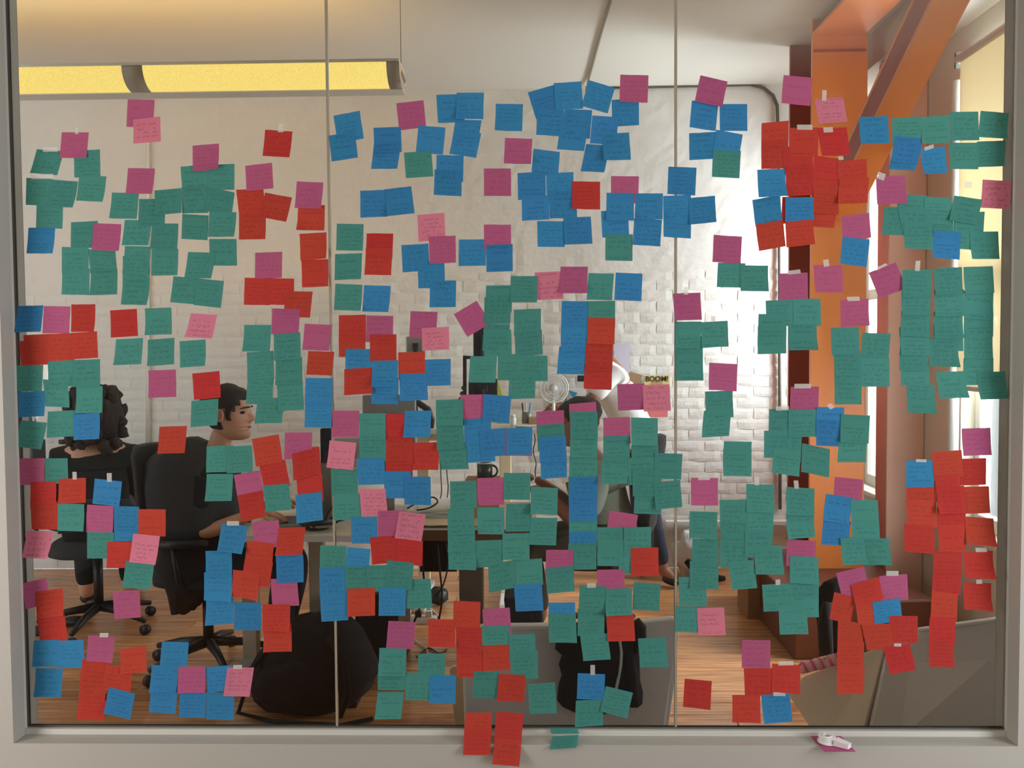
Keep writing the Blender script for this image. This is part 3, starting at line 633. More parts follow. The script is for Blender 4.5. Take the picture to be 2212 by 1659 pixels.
M 397 1702 473 1704 400 1626 0 1|taped magenta note on central right pane, teal note below, free sides, leftmost such|427 1720 439 1720 427 1703
G 404 1584 480 1584 404 1510 0 0|teal note, central right pane, between two teal notes, teal at right, first such from left
G 405 1532 480 1532 405 1458 1 1|teal note on central right pane, teal note above, magenta at right
G 405 1623 476 1623 402 1549 1 1|teal note on central right pane, magenta above, teal below, teal at right, leftmost such
G 474 1621 549 1625 476 1549 1 1|taped teal note on central right pane, right of a teal note|503 1638 514 1638 503 1628
M 240 1449 317 1451 243 1375 0 0|magenta note on central middle pane, teal note below, pink at right
P 311 1446 387 1448 314 1372 1 1|pale pink note on central middle pane, teal note below
M 12 1373 90 1377 14 1300 0 0|magenta note on central middle pane, teal note below, teal at right
G 14 1335 91 1340 16 1261 1 0|teal note on lower middle pane, magenta above, blue below
B 23 1256 97 1260 24 1183 0 1|blue note on lower middle pane, blue above, teal below, teal at right
B 19 1301 95 1306 21 1228 2 1|blue note on lower middle pane, teal above, blue below, flanked
M 105 1394 181 1400 107 1319 0 0|magenta note on central middle pane, teal note below, flanked
G 105 1247 184 1247 104 1172 0 0|teal note on lower middle pane, between two teal notes, flanked, fifth such from left
G 108 1319 185 1319 106 1243 1 1|teal note on lower middle pane, between two teal notes, flanked, sixth such from left
G 108 1372 185 1372 108 1296 2 1|teal note on central middle pane, teal note below, flanked, third such from left
G 102 1190 178 1190 102 1115 1 0|teal note on lower middle pane, teal above, blue below, free sides
B 106 1188 185 1188 104 1112 2 0|blue note on lower middle pane, teal above, blue below, free sides
B 103 1141 182 1142 103 1063 3 1|blue note on lower middle pane, blue above, teal below, free sides
B 104 1031 180 1032 102 957 1 0|blue note on lower middle pane, between two teal notes
G 101 998 180 1000 101 922 2 0|teal note on lower middle pane, blue note above
B -192 1352 -116 1358 -191 1279 2 0|blue note on lower middle pane, magenta above, blue below
B -185 1306 -106 1310 -183 1229 3 0|blue note on lower middle pane, blue note above, flanked, leftmost such
B -149 1322 -72 1328 -146 1244 4 0|blue note on lower middle pane, blue note above, flanked, rightmost such
B -135 1424 -58 1417 -141 1347 4 1|blue note on central middle pane, blue note below
M -76 1326 1 1325 -77 1249 5 0|magenta note on lower middle pane, blue left of it, teal right
B -72 1327 1 1329 -73 1251 6 1|blue note on lower middle pane, blue left of it, teal right
M 200 1354 276 1357 202 1279 0 0|magenta note on lower middle pane, magenta above, teal below
G 201 1303 276 1305 200 1227 1 0|teal note on lower middle pane, magenta above, teal below, flanked, rightmost such
G 198 1245 273 1245 192 1169 2 1|teal note on lower middle pane, teal note above, flanked, middle such
G 279 1355 354 1353 279 1278 0 1|teal note on lower middle pane, pink above, teal below, magenta at left
G 269 1241 346 1242 271 1164 3 0|teal note on lower middle pane, between two teal notes, flanked, eighth such from left
G 346 1255 423 1252 342 1182 4 0|taped teal note on lower middle pane, teal note below|383 1268 394 1268 383 1258
G 290 1161 367 1158 286 1083 0 0|teal note on lower middle pane, teal note above, teal at right, rightmost such
G 282 1209 359 1208 283 1132 5 0|teal note on lower middle pane, between two teal notes, flanked, tenth such from left
G 341 1172 416 1179 347 1095 6 1|teal note on lower middle pane, teal note above, flanked, rightmost such
M 218 1092 298 1079 208 1019 0 0|crooked magenta note on lower middle pane, teal note below
G 183 1044 256 1045 183 968 1 0|teal note on lower middle pane, magenta above, teal below, flanked, middle such
G 184 1010 261 1009 182 934 2 0|teal note on lower middle pane, teal above, magenta below
G 240 979 316 988 245 909 3 0|teal note on lower middle pane, between two teal notes, flanked, seventh such from left
G 258 1044 335 1045 258 969 4 0|teal note on lower middle pane, teal note below, teal at left
R 277 985 355 987 278 905 5 1|red note on lower middle pane, between two teal notes
M -156 1185 -79 1187 -157 1107 0 0|magenta note on lower middle pane, teal note below, flanked, upper such
G -81 1200 -5 1199 -83 1124 1 1|teal note on lower middle pane, teal note below, flanked
G -157 1102 -81 1101 -156 1025 0 0|teal note on lower middle pane, magenta above, teal below, flanked, leftmost such
G -74 1111 0 1112 -77 1032 0 0|teal note on lower middle pane, between two teal notes, flanked, fourth such from left
G -6 1072 70 1071 -10 995 1 1|teal note on lower middle pane, teal note above, teal at left
G -4 1161 72 1156 -6 1085 1 1|teal note on lower middle pane, blue above, teal below, teal at left
G -163 1006 -85 1009 -162 929 0 0|teal note on lower middle pane, between two teal notes, flanked, second such from left
G -86 1027 -9 1028 -86 952 1 1|teal note on lower middle pane, between two teal notes, flanked, third such from left
G -128 937 -51 952 -125 857 1 0|crooked teal note on bottom middle pane, teal note above
G -51 951 26 955 -48 876 0 0|teal note on lower middle pane, teal above, blue below, flanked, rightmost such
M 38 980 116 980 35 903 3 0|magenta note on lower middle pane, teal note below, flanked, lower such
G 37 927 115 936 40 855 4 1|teal note on bottom middle pane, magenta above, blue below
M 182 923 259 924 183 844 4 0|magenta note on bottom middle pane, between two teal notes
M 447 1184 523 1183 447 1106 0 1|taped magenta note on lower right pane, teal note below|467 1190 500 1190 467 1182
B -54 879 25 883 -50 803 2 1|blue note on bottom middle pane, teal note above, free sides
B 44 828 119 829 45 752 0 0|blue note on bottom middle pane, between two teal notes
G 42 796 121 796 45 714 1 1|teal note on bottom middle pane, blue note above, teal at right, upper such
M -145 809 -67 814 -140 731 0 0|magenta note on bottom middle pane, teal note below
G -145 761 -67 764 -146 686 1 0|teal note on bottom middle pane, magenta above, red below, flanked, leftmost such
R -146 705 -68 708 -144 631 2 0|red note on bottom middle pane, between two teal notes
G -70 736 5 738 -69 659 3 0|teal note on bottom middle pane, teal note below
G -64 687 13 690 -64 607 4 0|teal note on bottom middle pane, teal above, red below
G 127 810 203 812 126 732 0 0|teal note on bottom middle pane, between two teal notes, flanked
G 132 878 208 876 129 802 5 0|taped teal note on bottom middle pane, teal note below|153 885 178 885 153 877
G 133 734 211 740 142 660 1 1|teal note on bottom middle pane, teal note above, free sides, rightmost such
G 206 869 281 871 205 793 6 1|teal note on bottom middle pane, magenta above, red below, flanked, rightmost such
R 208 793 286 796 211 717 2 1|red note on bottom middle pane, teal note above, teal at left
G 286 887 362 882 282 809 0 1|teal note on bottom middle pane, red note above, teal at left
G 297 725 376 728 304 643 0 1|teal note on bottom middle pane, standing alone
G -170 630 -95 629 -176 552 1 0|teal note on bottom middle pane, red note above, red at right
R -99 624 -22 620 -106 546 5 1|red note on bottom middle pane, teal note above, flanked, rightmost such
G -17 592 61 598 -12 507 0 1|teal note on bottom middle pane, right of a red note
G 120 545 200 549 117 469 0 1|teal note on bottom middle pane, blue note above, teal at right, lower such
B 126 625 204 622 123 550 1 0|taped blue note on bottom middle pane, teal note below|162 649 175 649 162 625
G 206 588 283 569 189 515 2 1|crooked teal note on bottom middle pane, right of a teal note
G 413 902 491 899 413 823 0 1|teal note on bottom right pane, between two teal notes, free sides, lower such
G 405 819 482 817 402 744 0 0|teal note on bottom right pane, teal note above, pink at right
P 464 812 541 814 468 734 1 1|pale pink note on bottom right pane, right of a teal note
R 430 609 507 602 425 528 0 1|red note on bottom right pane, standing alone
B 525 2224 601 2223 526 2150 0 0|blue note on top right pane, blue note below
B 516 2154 589 2139 503 2076 1 0|crooked blue note on top right pane, blue above, teal below
G 507 2098 584 2094 503 2023 2 1|teal note on upper right pane, blue note above
M 472 2303 547 2285 456 2231 1 1|crooked magenta note on top right pane, blue note below
M 701 2301 780 2292 694 2223 0 1|magenta note on top right pane, standing alone
P 786 2233 864 2238 798 2166 0 1|taped pale pink note on top right pane, red note below|807 2258 819 2257 806 2234
R 641 2170 716 2176 640 2092 0 0|red note on top right pane, red note below
R 640 2122 711 2123 641 2044 1 0|red note on upper right pane, red above, blue below, red at right
R 699 2104 781 2106 701 2027 2 0|red note on upper right pane, between two red notes, flanked, first such from top
R 719 2156 798 2155 716 2077 3 0|taped red note on top right pane, red note below|737 2164 779 2163 738 2155
R 794 2154 874 2155 804 2076 4 1|taped red note on top right pane, pink above, red below|809 2155 835 2156 810 2146
R 784 2079 856 2069 781 2002 4 0|red note on upper right pane, between two red notes, flanked, second such from top
R 706 2047 782 2051 709 1967 5 0|red note on upper right pane, red above, blue below, flanked
R 781 2010 851 2009 782 1935 6 0|red note on upper right pane, between two red notes, flanked, third such from top
R 847 2062 929 2068 850 1992 5 0|taped red note on upper right pane, red note below|850 2075 864 2076 851 2070
B 629 2042 706 2044 632 1965 3 1|blue note on upper right pane, red above, blue below
B 706 1963 785 1964 706 1898 7 0|blue note on upper right pane, between two red notes
R 783 1988 852 1981 784 1922 7 0|red note on upper right pane, between two red notes, flanked, fourth such from top
R 626 1891 701 1904 633 1817 2 1|crooked red note on upper right pane, blue note above
R 706 1896 783 1904 709 1826 8 1|red note on upper right pane, blue note above
M 510 1864 588 1858 506 1789 0 1|magenta note on upper right pane, teal note below
G 522 1787 598 1784 518 1719 0 0|teal note on upper right pane, magenta note above, teal at right, leftmost such
G 583 1779 660 1777 584 1707 1 1|teal note on upper right pane, right of a teal note
M 690 1755 770 1757 692 1679 0 0|taped magenta note on central right pane, teal note below, magenta at right|714 1762 749 1766 715 1756
M 786 1778 865 1776 790 1702 0 1|taped magenta note on upper right pane, right of a magenta note|812 1791 827 1793 814 1777
G 654 1680 729 1682 656 1607 1 0|teal note on central right pane, magenta above, teal below, teal at right, middle such
G 730 1684 806 1684 732 1608 1 0|teal note on central right pane, magenta above, teal below, teal at left
G 634 1643 710 1643 632 1566 2 0|teal note, central right pane, between two teal notes, teal at right, second such from left
G 632 1608 712 1609 631 1531 3 1|teal note on central right pane, teal note above, teal at right, leftmost such
G 717 1614 796 1614 717 1541 2 1|teal note on central right pane, teal note above, teal at left, leftmost such
M 498 1508 577 1503 495 1432 0 1|magenta note on central right pane, teal note below
G 486 1427 563 1429 489 1352 0 0|teal note on central right pane, magenta above, teal below, free sides
G 483 1373 560 1377 476 1298 1 1|teal note on central right pane, teal note above, free sides, leftmost such
G 539 1287 617 1285 537 1212 0 0|teal note on lower right pane, standing alone, upper such
G 537 1265 617 1262 536 1190 1 1|teal note on lower right pane, standing alone, lower such
M 725 1439 804 1439 723 1372 0 0|taped magenta note on central right pane, teal note below, free sides, middle such|735 1447 781 1447 735 1439
G 665 1377 740 1377 664 1301 1 0|taped teal note on central right pane, teal note below, teal at right|684 1384 720 1385 684 1377
G 651 1316 728 1317 651 1239 2 0|teal note on lower right pane, between two teal notes, free sides
G 718 1375 797 1375 719 1298 3 0|teal note on central right pane, magenta above, teal below, flanked
B 797 1382 873 1380 795 1312 4 0|taped blue note on central right pane, blue note below|823 1386 835 1392 831 1378
B 795 1348 862 1345 796 1273 5 0|blue note on lower right pane, blue above, teal below
G 678 1268 754 1256 673 1198 3 1|crooked teal note on lower right pane, teal note above
G 758 1280 836 1263 755 1200 0 1|crooked teal note on lower right pane, blue note above
G 451 1011 526 1010 449 935 0 0|teal note on lower right pane, between two teal notes, teal at right, lower such
G 444 1089 522 1086 441 1013 0 1|teal note on lower right pane, magenta above, teal below, teal at right
G 444 947 525 944 443 870 1 1|teal note on bottom right pane, between two teal notes, free sides, upper such
G 527 1121 604 1122 529 1040 1 0|teal note on lower right pane, teal note below, flanked
G 530 1060 602 1057 531 978 2 0|teal note on lower right pane, between two teal notes, flanked, upper such
G 528 1006 606 1005 530 928 3 0|teal note on lower right pane, between two teal notes, flanked, lower such
G 552 944 623 950 562 865 4 1|teal note on bottom right pane, teal note above, teal at right
G 602 1166 680 1163 602 1087 1 1|taped teal note on lower right pane, teal note below, free sides, leftmost such|625 1186 638 1186 625 1167
G 598 1035 675 1035 597 958 4 0|teal note on lower right pane, between two teal notes, teal at left, lower such
G 623 992 702 992 628 910 5 1|teal note on lower right pane, teal note above, flanked
G 714 1084 792 1088 716 1011 0 1|teal note on lower right pane, teal above, magenta below, blue at right
G 714 1157 793 1152 713 1079 1 1|taped teal note on lower right pane, teal note below, free sides, rightmost such|734 1175 747 1175 736 1157
M 717 1009 798 1003 715 932 0 0|magenta note on lower right pane, between two teal notes
G 725 925 806 922 726 843 1 0|teal note on bottom right pane, between two teal notes, teal at left, upper such
G 725 962 805 958 724 886 2 1|teal note on lower right pane, magenta above, teal below, teal at left
G 647 879 728 883 652 802 2 0|taped teal note on bottom right pane, left of a teal note|685 894 698 895 685 883
G 694 820 773 822 697 738 3 1|teal note on bottom right pane, teal note above, free sides
M 592 721 672 720 591 641 0 1|magenta note on bottom right pane, red note below
R 565 562 644 562 565 483 0 1|red note on bottom right pane, red note above, blue at right
R 597 640 679 640 600 560 1 0|red note on bottom right pane, magenta above, red below
R 677 654 757 648 675 572 2 1|taped red note on bottom right pane, blue note below|694 660 736 661 694 653
B 646 563 727 567 653 483 2 1|taped blue note on bottom right pane, red note above|679 571 713 571 680 565
B 908 2183 988 2185 912 2108 0 1|blue note on top right pane, left of a teal note
G 998 2179 1079 2182 1000 2107 0 0|teal note on top right pane, blue note below, flanked, leftmost such
G 1079 2181 1156 2185 1081 2106 0 1|teal note on top right pane, blue note below, flanked, rightmost such
B 1006 2131 1079 2123 996 2059 1 1|blue note on top right pane, teal note above
B 1077 2094 1145 2100 1082 2021 0 1|taped blue note on upper right pane, teal note above|1087 2098 1112 2106 1088 2093
G 1231 2112 1310 2114 1228 2042 0 0|teal note on upper right pane, teal note above, teal at left
G 1154 2110 1231 2109 1158 2037 1 1|teal note on upper right pane, teal note above, flanked, uppermost such
G 1157 2194 1234 2194 1159 2115 0 1|teal note on top right pane, teal note below, flanked
G 1240 2196 1317 2188 1233 2124 0 1|teal note on top right pane, teal note below, teal at left
M 955 2019 1036 2022 959 1942 3 1|taped magenta note on upper right pane, blue above, teal below|961 2033 982 2025 957 2020
R 854 2013 936 2016 848 1943 8 1|red note on upper right pane, red above, magenta below
P 1248 2008 1327 2003 1244 1931 0 0|pale pink note on upper right pane, standing alone
G 979 1936 1054 1934 973 1859 3 0|teal note on upper right pane, magenta note above, teal at right, rightmost such
G 1016 1933 1097 1932 1033 1856 4 0|teal note on upper right pane, between two teal notes, flanked
G 1170 1965 1247 1953 1155 1896 4 1|crooked teal note on upper right pane, teal note below|1195 2002 1217 2002 1196 1991
G 1032 1894 1111 1891 1034 1820 5 1|teal note on upper right pane, teal note above, flanked, middle such
B 1115 1870 1191 1864 1110 1794 2 1|blue note on upper right pane, between two teal notes
G 1214 1865 1292 1865 1218 1789 2 1|teal note on upper right pane, between two teal notes, teal at left, middle such
M 860 1912 938 1920 867 1844 0 0|magenta note on upper right pane, red above, blue below
B 866 1856 941 1846 857 1780 1 1|blue note on upper right pane, magenta note above
M 938 1755 1013 1783 968 1683 0 0|crooked magenta note on upper right pane, left of a teal note|954 1766 985 1781 956 1764
M 861 1680 939 1683 862 1605 0 1|taped magenta note on central right pane, teal note below, free sides, rightmost such|878 1688 912 1689 880 1681
G 923 1589 1001 1585 917 1512 0 0|teal note on central right pane, teal note below
G 917 1518 998 1517 918 1438 1 0|teal note on central right pane, teal note above, teal at left, rightmost such
G 1029 1511 1107 1512 1031 1441 0 0|teal note, central right pane, between two teal notes, teal at right, seventh such from left
G 1046 1446 1123 1442 1048 1365 1 1|teal note on central right pane, teal note above, teal at right, rightmost such
G 1108 1570 1186 1567 1109 1494 1 1|teal note on central right pane, between two teal notes, flanked, fourth such from top
G 845 1518 919 1520 846 1444 2 0|teal note, central right pane, between two teal notes, teal at right, fourth such from left
G 846 1465 921 1464 846 1389 3 1|teal note on central right pane, teal note above, free sides, middle such
G 842 1541 916 1540 846 1470 3 1|teal note, central right pane, between two teal notes, teal at right, third such from left
G 1125 1477 1203 1480 1138 1403 1 1|teal note on central right pane, teal note above, flanked
G 1238 1476 1317 1478 1247 1400 1 1|teal note on central right pane, teal note above, free sides, rightmost such
M 1200 1319 1279 1321 1203 1243 0 1|magenta note on lower right pane, red note below
G 860 1293 938 1293 853 1227 6 1|teal note on lower right pane, teal note above, teal at left, upper such
G 864 1362 944 1357 860 1284 7 1|teal note on lower right pane, teal note below, blue at left, upper such
G 1027 1554 1103 1552 1024 1483 1 1|teal note, central right pane, between two teal notes, teal at right, fifth such from left
G 1023 1603 1105 1602 1028 1525 2 1|teal note, central right pane, between two teal notes, teal at right, sixth such from left
G 1029 1650 1109 1647 1026 1578 3 1|teal note, central right pane, between two teal notes, teal at right, eighth such from left
G 1029 1707 1108 1706 1028 1636 4 1|teal note, central right pane, between two teal notes, teal at right, ninth such from left
G 1030 1762 1110 1762 1029 1686 5 1|taped teal note on central right pane, teal note below, flanked|1066 1786 1079 1786 1064 1763
G 1119 1644 1198 1646 1120 1570 1 1|teal note on central right pane, between two teal notes, flanked, second such from top
G 1119 1706 1200 1706 1120 1633 2 1|teal note on central right pane, between two teal notes, flanked, first such from top
G 1117 1765 1194 1768 1119 1692 3 1|teal note on upper right pane, blue above, teal below
G 1202 1644 1283 1647 1202 1572 0 0|teal note, central right pane, between two teal notes, teal at left, second such from top
G 1201 1703 1282 1696 1201 1627 1 1|teal note, central right pane, between two teal notes, teal at left, first such from top
G 1198 1768 1279 1770 1202 1694 2 1|teal note on upper right pane, between two teal notes, teal at left, lowest such
G 1202 1586 1281 1585 1203 1515 1 1|teal note, central right pane, between two teal notes, teal at left, third such from top
R 1196 1234 1269 1236 1196 1159 0 0|red note on lower right pane, magenta above, red below
R 1200 1155 1277 1157 1205 1079 1 0|red note on lower right pane, between two red notes, red at left, upper such
R 1211 1072 1291 1066 1217 994 1 1|red note on lower right pane, between two red notes, red at left, lower such
R 1211 973 1291 974 1213 897 0 1|taped red note on lower right pane, between two red notes|1242 983 1273 983 1243 976
R 1211 886 1288 882 1211 810 0 1|taped red note on bottom right pane, red note above|1246 893 1262 893 1246 886
R 1048 1121 1130 1118 1053 1043 1 0|red note on lower right pane, between two red notes, red at right, upper such
R 1043 1051 1127 1044 1045 973 2 0|red note on lower right pane, red note above
R 1117 1253 1199 1259 1125 1179 2 0|red note on lower right pane, red note below
R 1126 1190 1193 1190 1131 1113 3 0|red note on lower right pane, between two red notes, flanked, first such from top
R 1131 1159 1208 1159 1134 1082 4 1|red note on lower right pane, between two red notes, flanked, second such from top
R 1139 1048 1215 1050 1141 972 1 0|red note on lower right pane, between two red notes, flanked, fourth such from top
R 1126 975 1205 972 1127 909 3 0|red note on lower right pane, between two red notes, red at right, lower such
R 1124 924 1203 924 1122 850 4 0|red note on bottom right pane, between two red notes, red at right, upper such
R 1121 861 1194 853 1119 782 5 0|red note on bottom right pane, between two red notes, red at right, lower such
R 1116 787 1189 787 1114 709 6 0|red note on bottom right pane, between two red notes, free sides, rightmost such
R 1114 724 1184 721 1115 647 7 1|red note on bottom right pane, red note above, free sides, rightmost such
M 855 912 933 930 873 839 0 0|crooked magenta note on bottom right pane, teal above, red below
R 850 858 909 844 837 781 1 0|crooked red note on bottom right pane, magenta above, red below
R 861 785 932 765 860 714 2 0|crooked red note on bottom right pane, between two red notes
R 860 716 935 716 858 638 3 0|red note on bottom right pane, between two red notes, free sides, leftmost such
R 859 645 936 645 857 568 4 1|red note on bottom right pane, red note above, free sides, leftmost such
M 976 903 1054 909 980 830 0 0|taped magenta note on bottom right pane, blue note below|995 918 1029 918 995 909
R 908 834 979 834 918 764 3 0|red note on bottom right pane, between two red notes, flanked
R 896 878 973 902 909 817 4 1|crooked red note on bottom right pane, red note below
B 956 829 1033 841 964 766 4 0|crooked blue note on bottom right pane, magenta above, red below
R 1004 791 1083 790 1005 714 5 0|red note on bottom right pane, red note below
R 926 766 1004 769 942 693 6 0|red note on bottom right pane, red note above, flanked
R 987 700 1061 713 1005 625 7 1|crooked red note on bottom right pane, red note above|1017 713 1037 713 1017 709
G 834 1603 912 1605 836 1527 4 1|teal note on central right pane, magenta above, teal below, teal at right, rightmost such
B 818 1062 895 1059 812 993 0 0|blue note on lower right pane, blue note above
B 825 1137 900 1126 815 1062 1 1|blue note on lower right pane, magenta above, blue below
G 893 1119 969 1119 898 1042 2 0|teal note on lower right pane, teal note below, blue at left, lower such
G 896 1059 973 1059 901 980 3 0|teal note on lower right pane, between two teal notes, blue at left
G 922 1011 1001 1011 931 935 4 0|teal note on lower right pane, teal note above, teal at left, lower such
G 865 1012 931 1017 871 936 5 1|teal note on lower right pane, teal above, magenta below, teal at right
"""
# ------------------------------------------------------------------ geometry helpers
class MB:
    def __init__(s): s.v = []; s.f = []
    def add(s, vs, fs):
        o = len(s.v); s.v += [Vector(q) for q in vs]; s.f += [tuple(i + o for i in f) for f in fs]; return s
    def box(s, x0, x1, y0, y1, z0, z1):
        vs = [(x, y, z) for z in (z0, z1) for y in (y0, y1) for x in (x0, x1)]
        return s.add(vs, [(0, 2, 3, 1), (4, 5, 7, 6), (0, 1, 5, 4), (2, 6, 7, 3), (0, 4, 6, 2), (1, 3, 7, 5)])
    def obox(s, M, sx, sy, sz):
        vs = [M @ Vector((x * sx / 2, y * sy / 2, z * sz / 2)) for z in (-1, 1) for y in (-1, 1) for x in (-1, 1)]
        return s.add(vs, [(0, 2, 3, 1), (4, 5, 7, 6), (0, 1, 5, 4), (2, 6, 7, 3), (0, 4, 6, 2), (1, 3, 7, 5)])
    def beam(s, a, b, w, h, up=(0, 0, 1)):
        a, b = Vector(a), Vector(b); d = (b - a).normalized(); side = d.cross(Vector(up)).normalized(); u = side.cross(d)
        vs = []
        for p in (a, b):
            for i, j in ((-1, -1), (1, -1), (1, 1), (-1, 1)): vs.append(p + side * i * w / 2 + u * j * h / 2)
        return s.add(vs, [(0, 1, 2, 3), (7, 6, 5, 4), (0, 4, 5, 1), (1, 5, 6, 2), (2, 6, 7, 3), (3, 7, 4, 0)])
    def loft(s, rings, cap=True, close=True):
        n = len(rings[0]); o = len(s.v)
        for r in rings: s.v += [Vector(q) for q in r]
        for k in range(len(rings) - 1):
            for i in range(n if close else n - 1):
                j = (i + 1) % n
                s.f.append((o + k * n + i, o + k * n + j, o + (k + 1) * n + j, o + (k + 1) * n + i))
        if cap:
            s.f.append(tuple(o + i for i in reversed(range(n)))); s.f.append(tuple(o + (len(rings) - 1) * n + i for i in range(n)))
        return s
    def tube(s, pts, r, n=8, cap=True):
        pts = [Vector(p) for p in pts]; rings = []; u = None
        for i, p in enumerate(pts):
            d = (pts[min(i + 1, len(pts) - 1)] - pts[max(i - 1, 0)]).normalized()
            if u is None:
                u = d.orthogonal().normalized()
            u = (u - d * u.dot(d)).normalized(); v = d.cross(u)
            rr = r[i] if isinstance(r, (list, tuple)) else r
            rings.append([p + (u * math.cos(t) + v * math.sin(t)) * rr for t in (2 * math.pi * k / n for k in range(n))])
        return s.loft(rings, cap)
    def cyl(s, a, b, r, n=16): return s.tube([a, b], r, n)
    def prism(s, pts, off):
        off = Vector(off); a = [Vector(p) for p in pts]
        return s.loft([a, [p + off for p in a]])
    def ball(s, c, rx, ry, rz, n=14, m=9, wob=0.0, seed=0):
        c = Vector(c); rings = []
        for k in range(m + 1):
            t = math.pi * k / m; t = min(max(t, 0.03), math.pi - 0.03)
            ring = []
            for i in range(n):
                p = 2 * math.pi * i / n
                d = Vector((math.sin(t) * math.cos(p), math.sin(t) * math.sin(p), -math.cos(t)))
                q = 1 + (wob * noise.noise(d * 2.3 + Vector((seed, 0, 0))) if wob else 0)
                ring.append(c + Vector((d.x * rx, d.y * ry, d.z * rz)) * q)
            rings.append(ring)
        return s.loft(rings)
    def build(s, name, m, parent=None, smooth=False, bevel=0.0, recenter=True, sub=0):
        me = bpy.data.meshes.new(name)
        c = Vector((0, 0, 0))
        if recenter and parent is None and s.v:
            lo = Vector([min(v[i] for v in s.v) for i in range(3)]); hi = Vector([max(v[i] for v in s.v) for i in range(3)])
            c = Vector(((lo.x + hi.x) / 2, (lo.y + hi.y) / 2, lo.z))
        pl = Vector((0, 0, 0))
        if parent is not None:
            q = parent
            while q is not None: pl += q.location; q = q.parent
        me.from_pydata([tuple(v - c - pl) for v in s.v], [], s.f)
        bm = bmesh.new(); bm.from_mesh(me); bmesh.ops.recalc_face_normals(bm, faces=bm.faces); bm.to_mesh(me); bm.free()
        o = bpy.data.objects.new(name, me); COL.objects.link(o)
        o.location = c
        me.materials.append(MATS[m] if isinstance(m, str) else m)
        if parent is not None: o.parent = parent
        if bevel:
            b = o.modifiers.new('bevel', 'BEVEL'); b.width = bevel; b.segments = 2; b.limit_method = 'ANGLE'
        if sub:
            b = o.modifiers.new('sub', 'SUBSURF'); b.levels = sub; b.render_levels = sub
        if smooth:
            for p in me.polygons: p.use_smooth = True
        return o

def tag(o, label=None, cat=None, group=None, kind=None):
    for k, v in (('label', label), ('category', cat), ('group', group), ('kind', kind)):
        if v: o[k] = v
    return o
def thing(name, loc, label, cat, group=None):
    o = bpy.data.objects.new(name, None); COL.objects.link(o); o.location = loc; o.empty_display_size = 0.05
    return tag(o, label, cat, group)
def struct(o): o['kind'] = 'structure'; return o
def box(*a): return MB().box(*a)

# ------------------------------------------------------------------ the partition with the big interior window
YF = -0.068                                     # face of the partition towards the viewer
A = at(55, 1586, -0.01); B = at(2174, 1592, -0.01)
XL, XR, ZB = A.x, B.x, (A.z + B.z) / 2
ZT = 2.78
CEIL = 3.352
g = MB()
g.box(-3.2, XL, YF, 0.055, 0, CEIL); g.box(XR, 3.2, YF, 0.055, 0, CEIL)
g.box(XL, XR, YF, 0.055, 0, ZB); g.box(XL, XR, YF, 0.055, ZT, CEIL)
struct(g.build('wall_front', 'partition_paint', recenter=False))
GL, GR, GB = at(60, 1568, 0).x, at(2173, 1576, 0).x, at(1100, 1571, 0).z
f = MB()                                        # lining, bead and inner frame
f.box(XL + .0005, GL - 0.003, -0.012, 0.05, ZB, ZT - .001); f.box(GR + 0.003, XR - .0005, -0.012, 0.05, ZB, ZT - .001)
f.box(GL - 0.003, GR + 0.003, -0.012, 0.022, ZB + .0005, GB - 0.003); f.box(GL - .003, GR + .003, -0.012, 0.05, ZT - .03, ZT - .001)
win = struct(f.build('window_1', 'frame_paint', recenter=False))
q = MB()
for x in (GL, GR):
    q.box(x - 0.003, x + 0.003, -0.0005, 0.012, GB, ZT - .03)
q.box(GL, GR, -0.0005, 0.012, GB - .003, GB + .002)
q.build('gasket', 'gasket', win)
JX = (-0.567, 0.405)
edges = [GL + .003, JX[0] - .0035, JX[0] + .0035, JX[1] - .0035, JX[1] + .0035, GR - .003]
for k in range(3):
    box(edges[2 * k], edges[2 * k + 1], 0.0008, 0.0108, GB + .002, ZT - .031).build('glass_pane', 'clear_glass', win)
for x in JX:
    box(x - .0033, x + .0033, 0.0004, 0.0112, GB + .002, ZT - .031).build('silicone_joint', 'silicone', win)
# viewer's own room (behind and beside the camera)
struct(box(-3.2, 3.2, -4.9, YF, -0.1, 0).build('floor_viewer', 'brown_wood', recenter=False))
struct(box(-3.2, 3.2, -4.9, YF, CEIL, CEIL + .1).build('ceiling_viewer', 'ceiling_paint', recenter=False))
struct(box(-3.2, 3.2, -5.0, -4.9, -.1, CEIL + .1).build('wall_rear', 'grey_wall', recenter=False))
struct(box(-3.3, -3.2, -5.0, 0.055, -.1, CEIL + .1).build('wall_left', 'grey_wall', recenter=False))
g = MB()
g.box(3.2, 3.3, -5, 0.055, -.1, .4); g.box(3.2, 3.3, -5, 0.055, 2.3, CEIL + .1); g.box(3.2, 3.3, -2.1, 0.055, .4, 2.3); g.box(3.2, 3.3, -5, -3.9, .4, 2.3)
struct(g.build('wall_viewer_right', 'grey_wall', recenter=False))

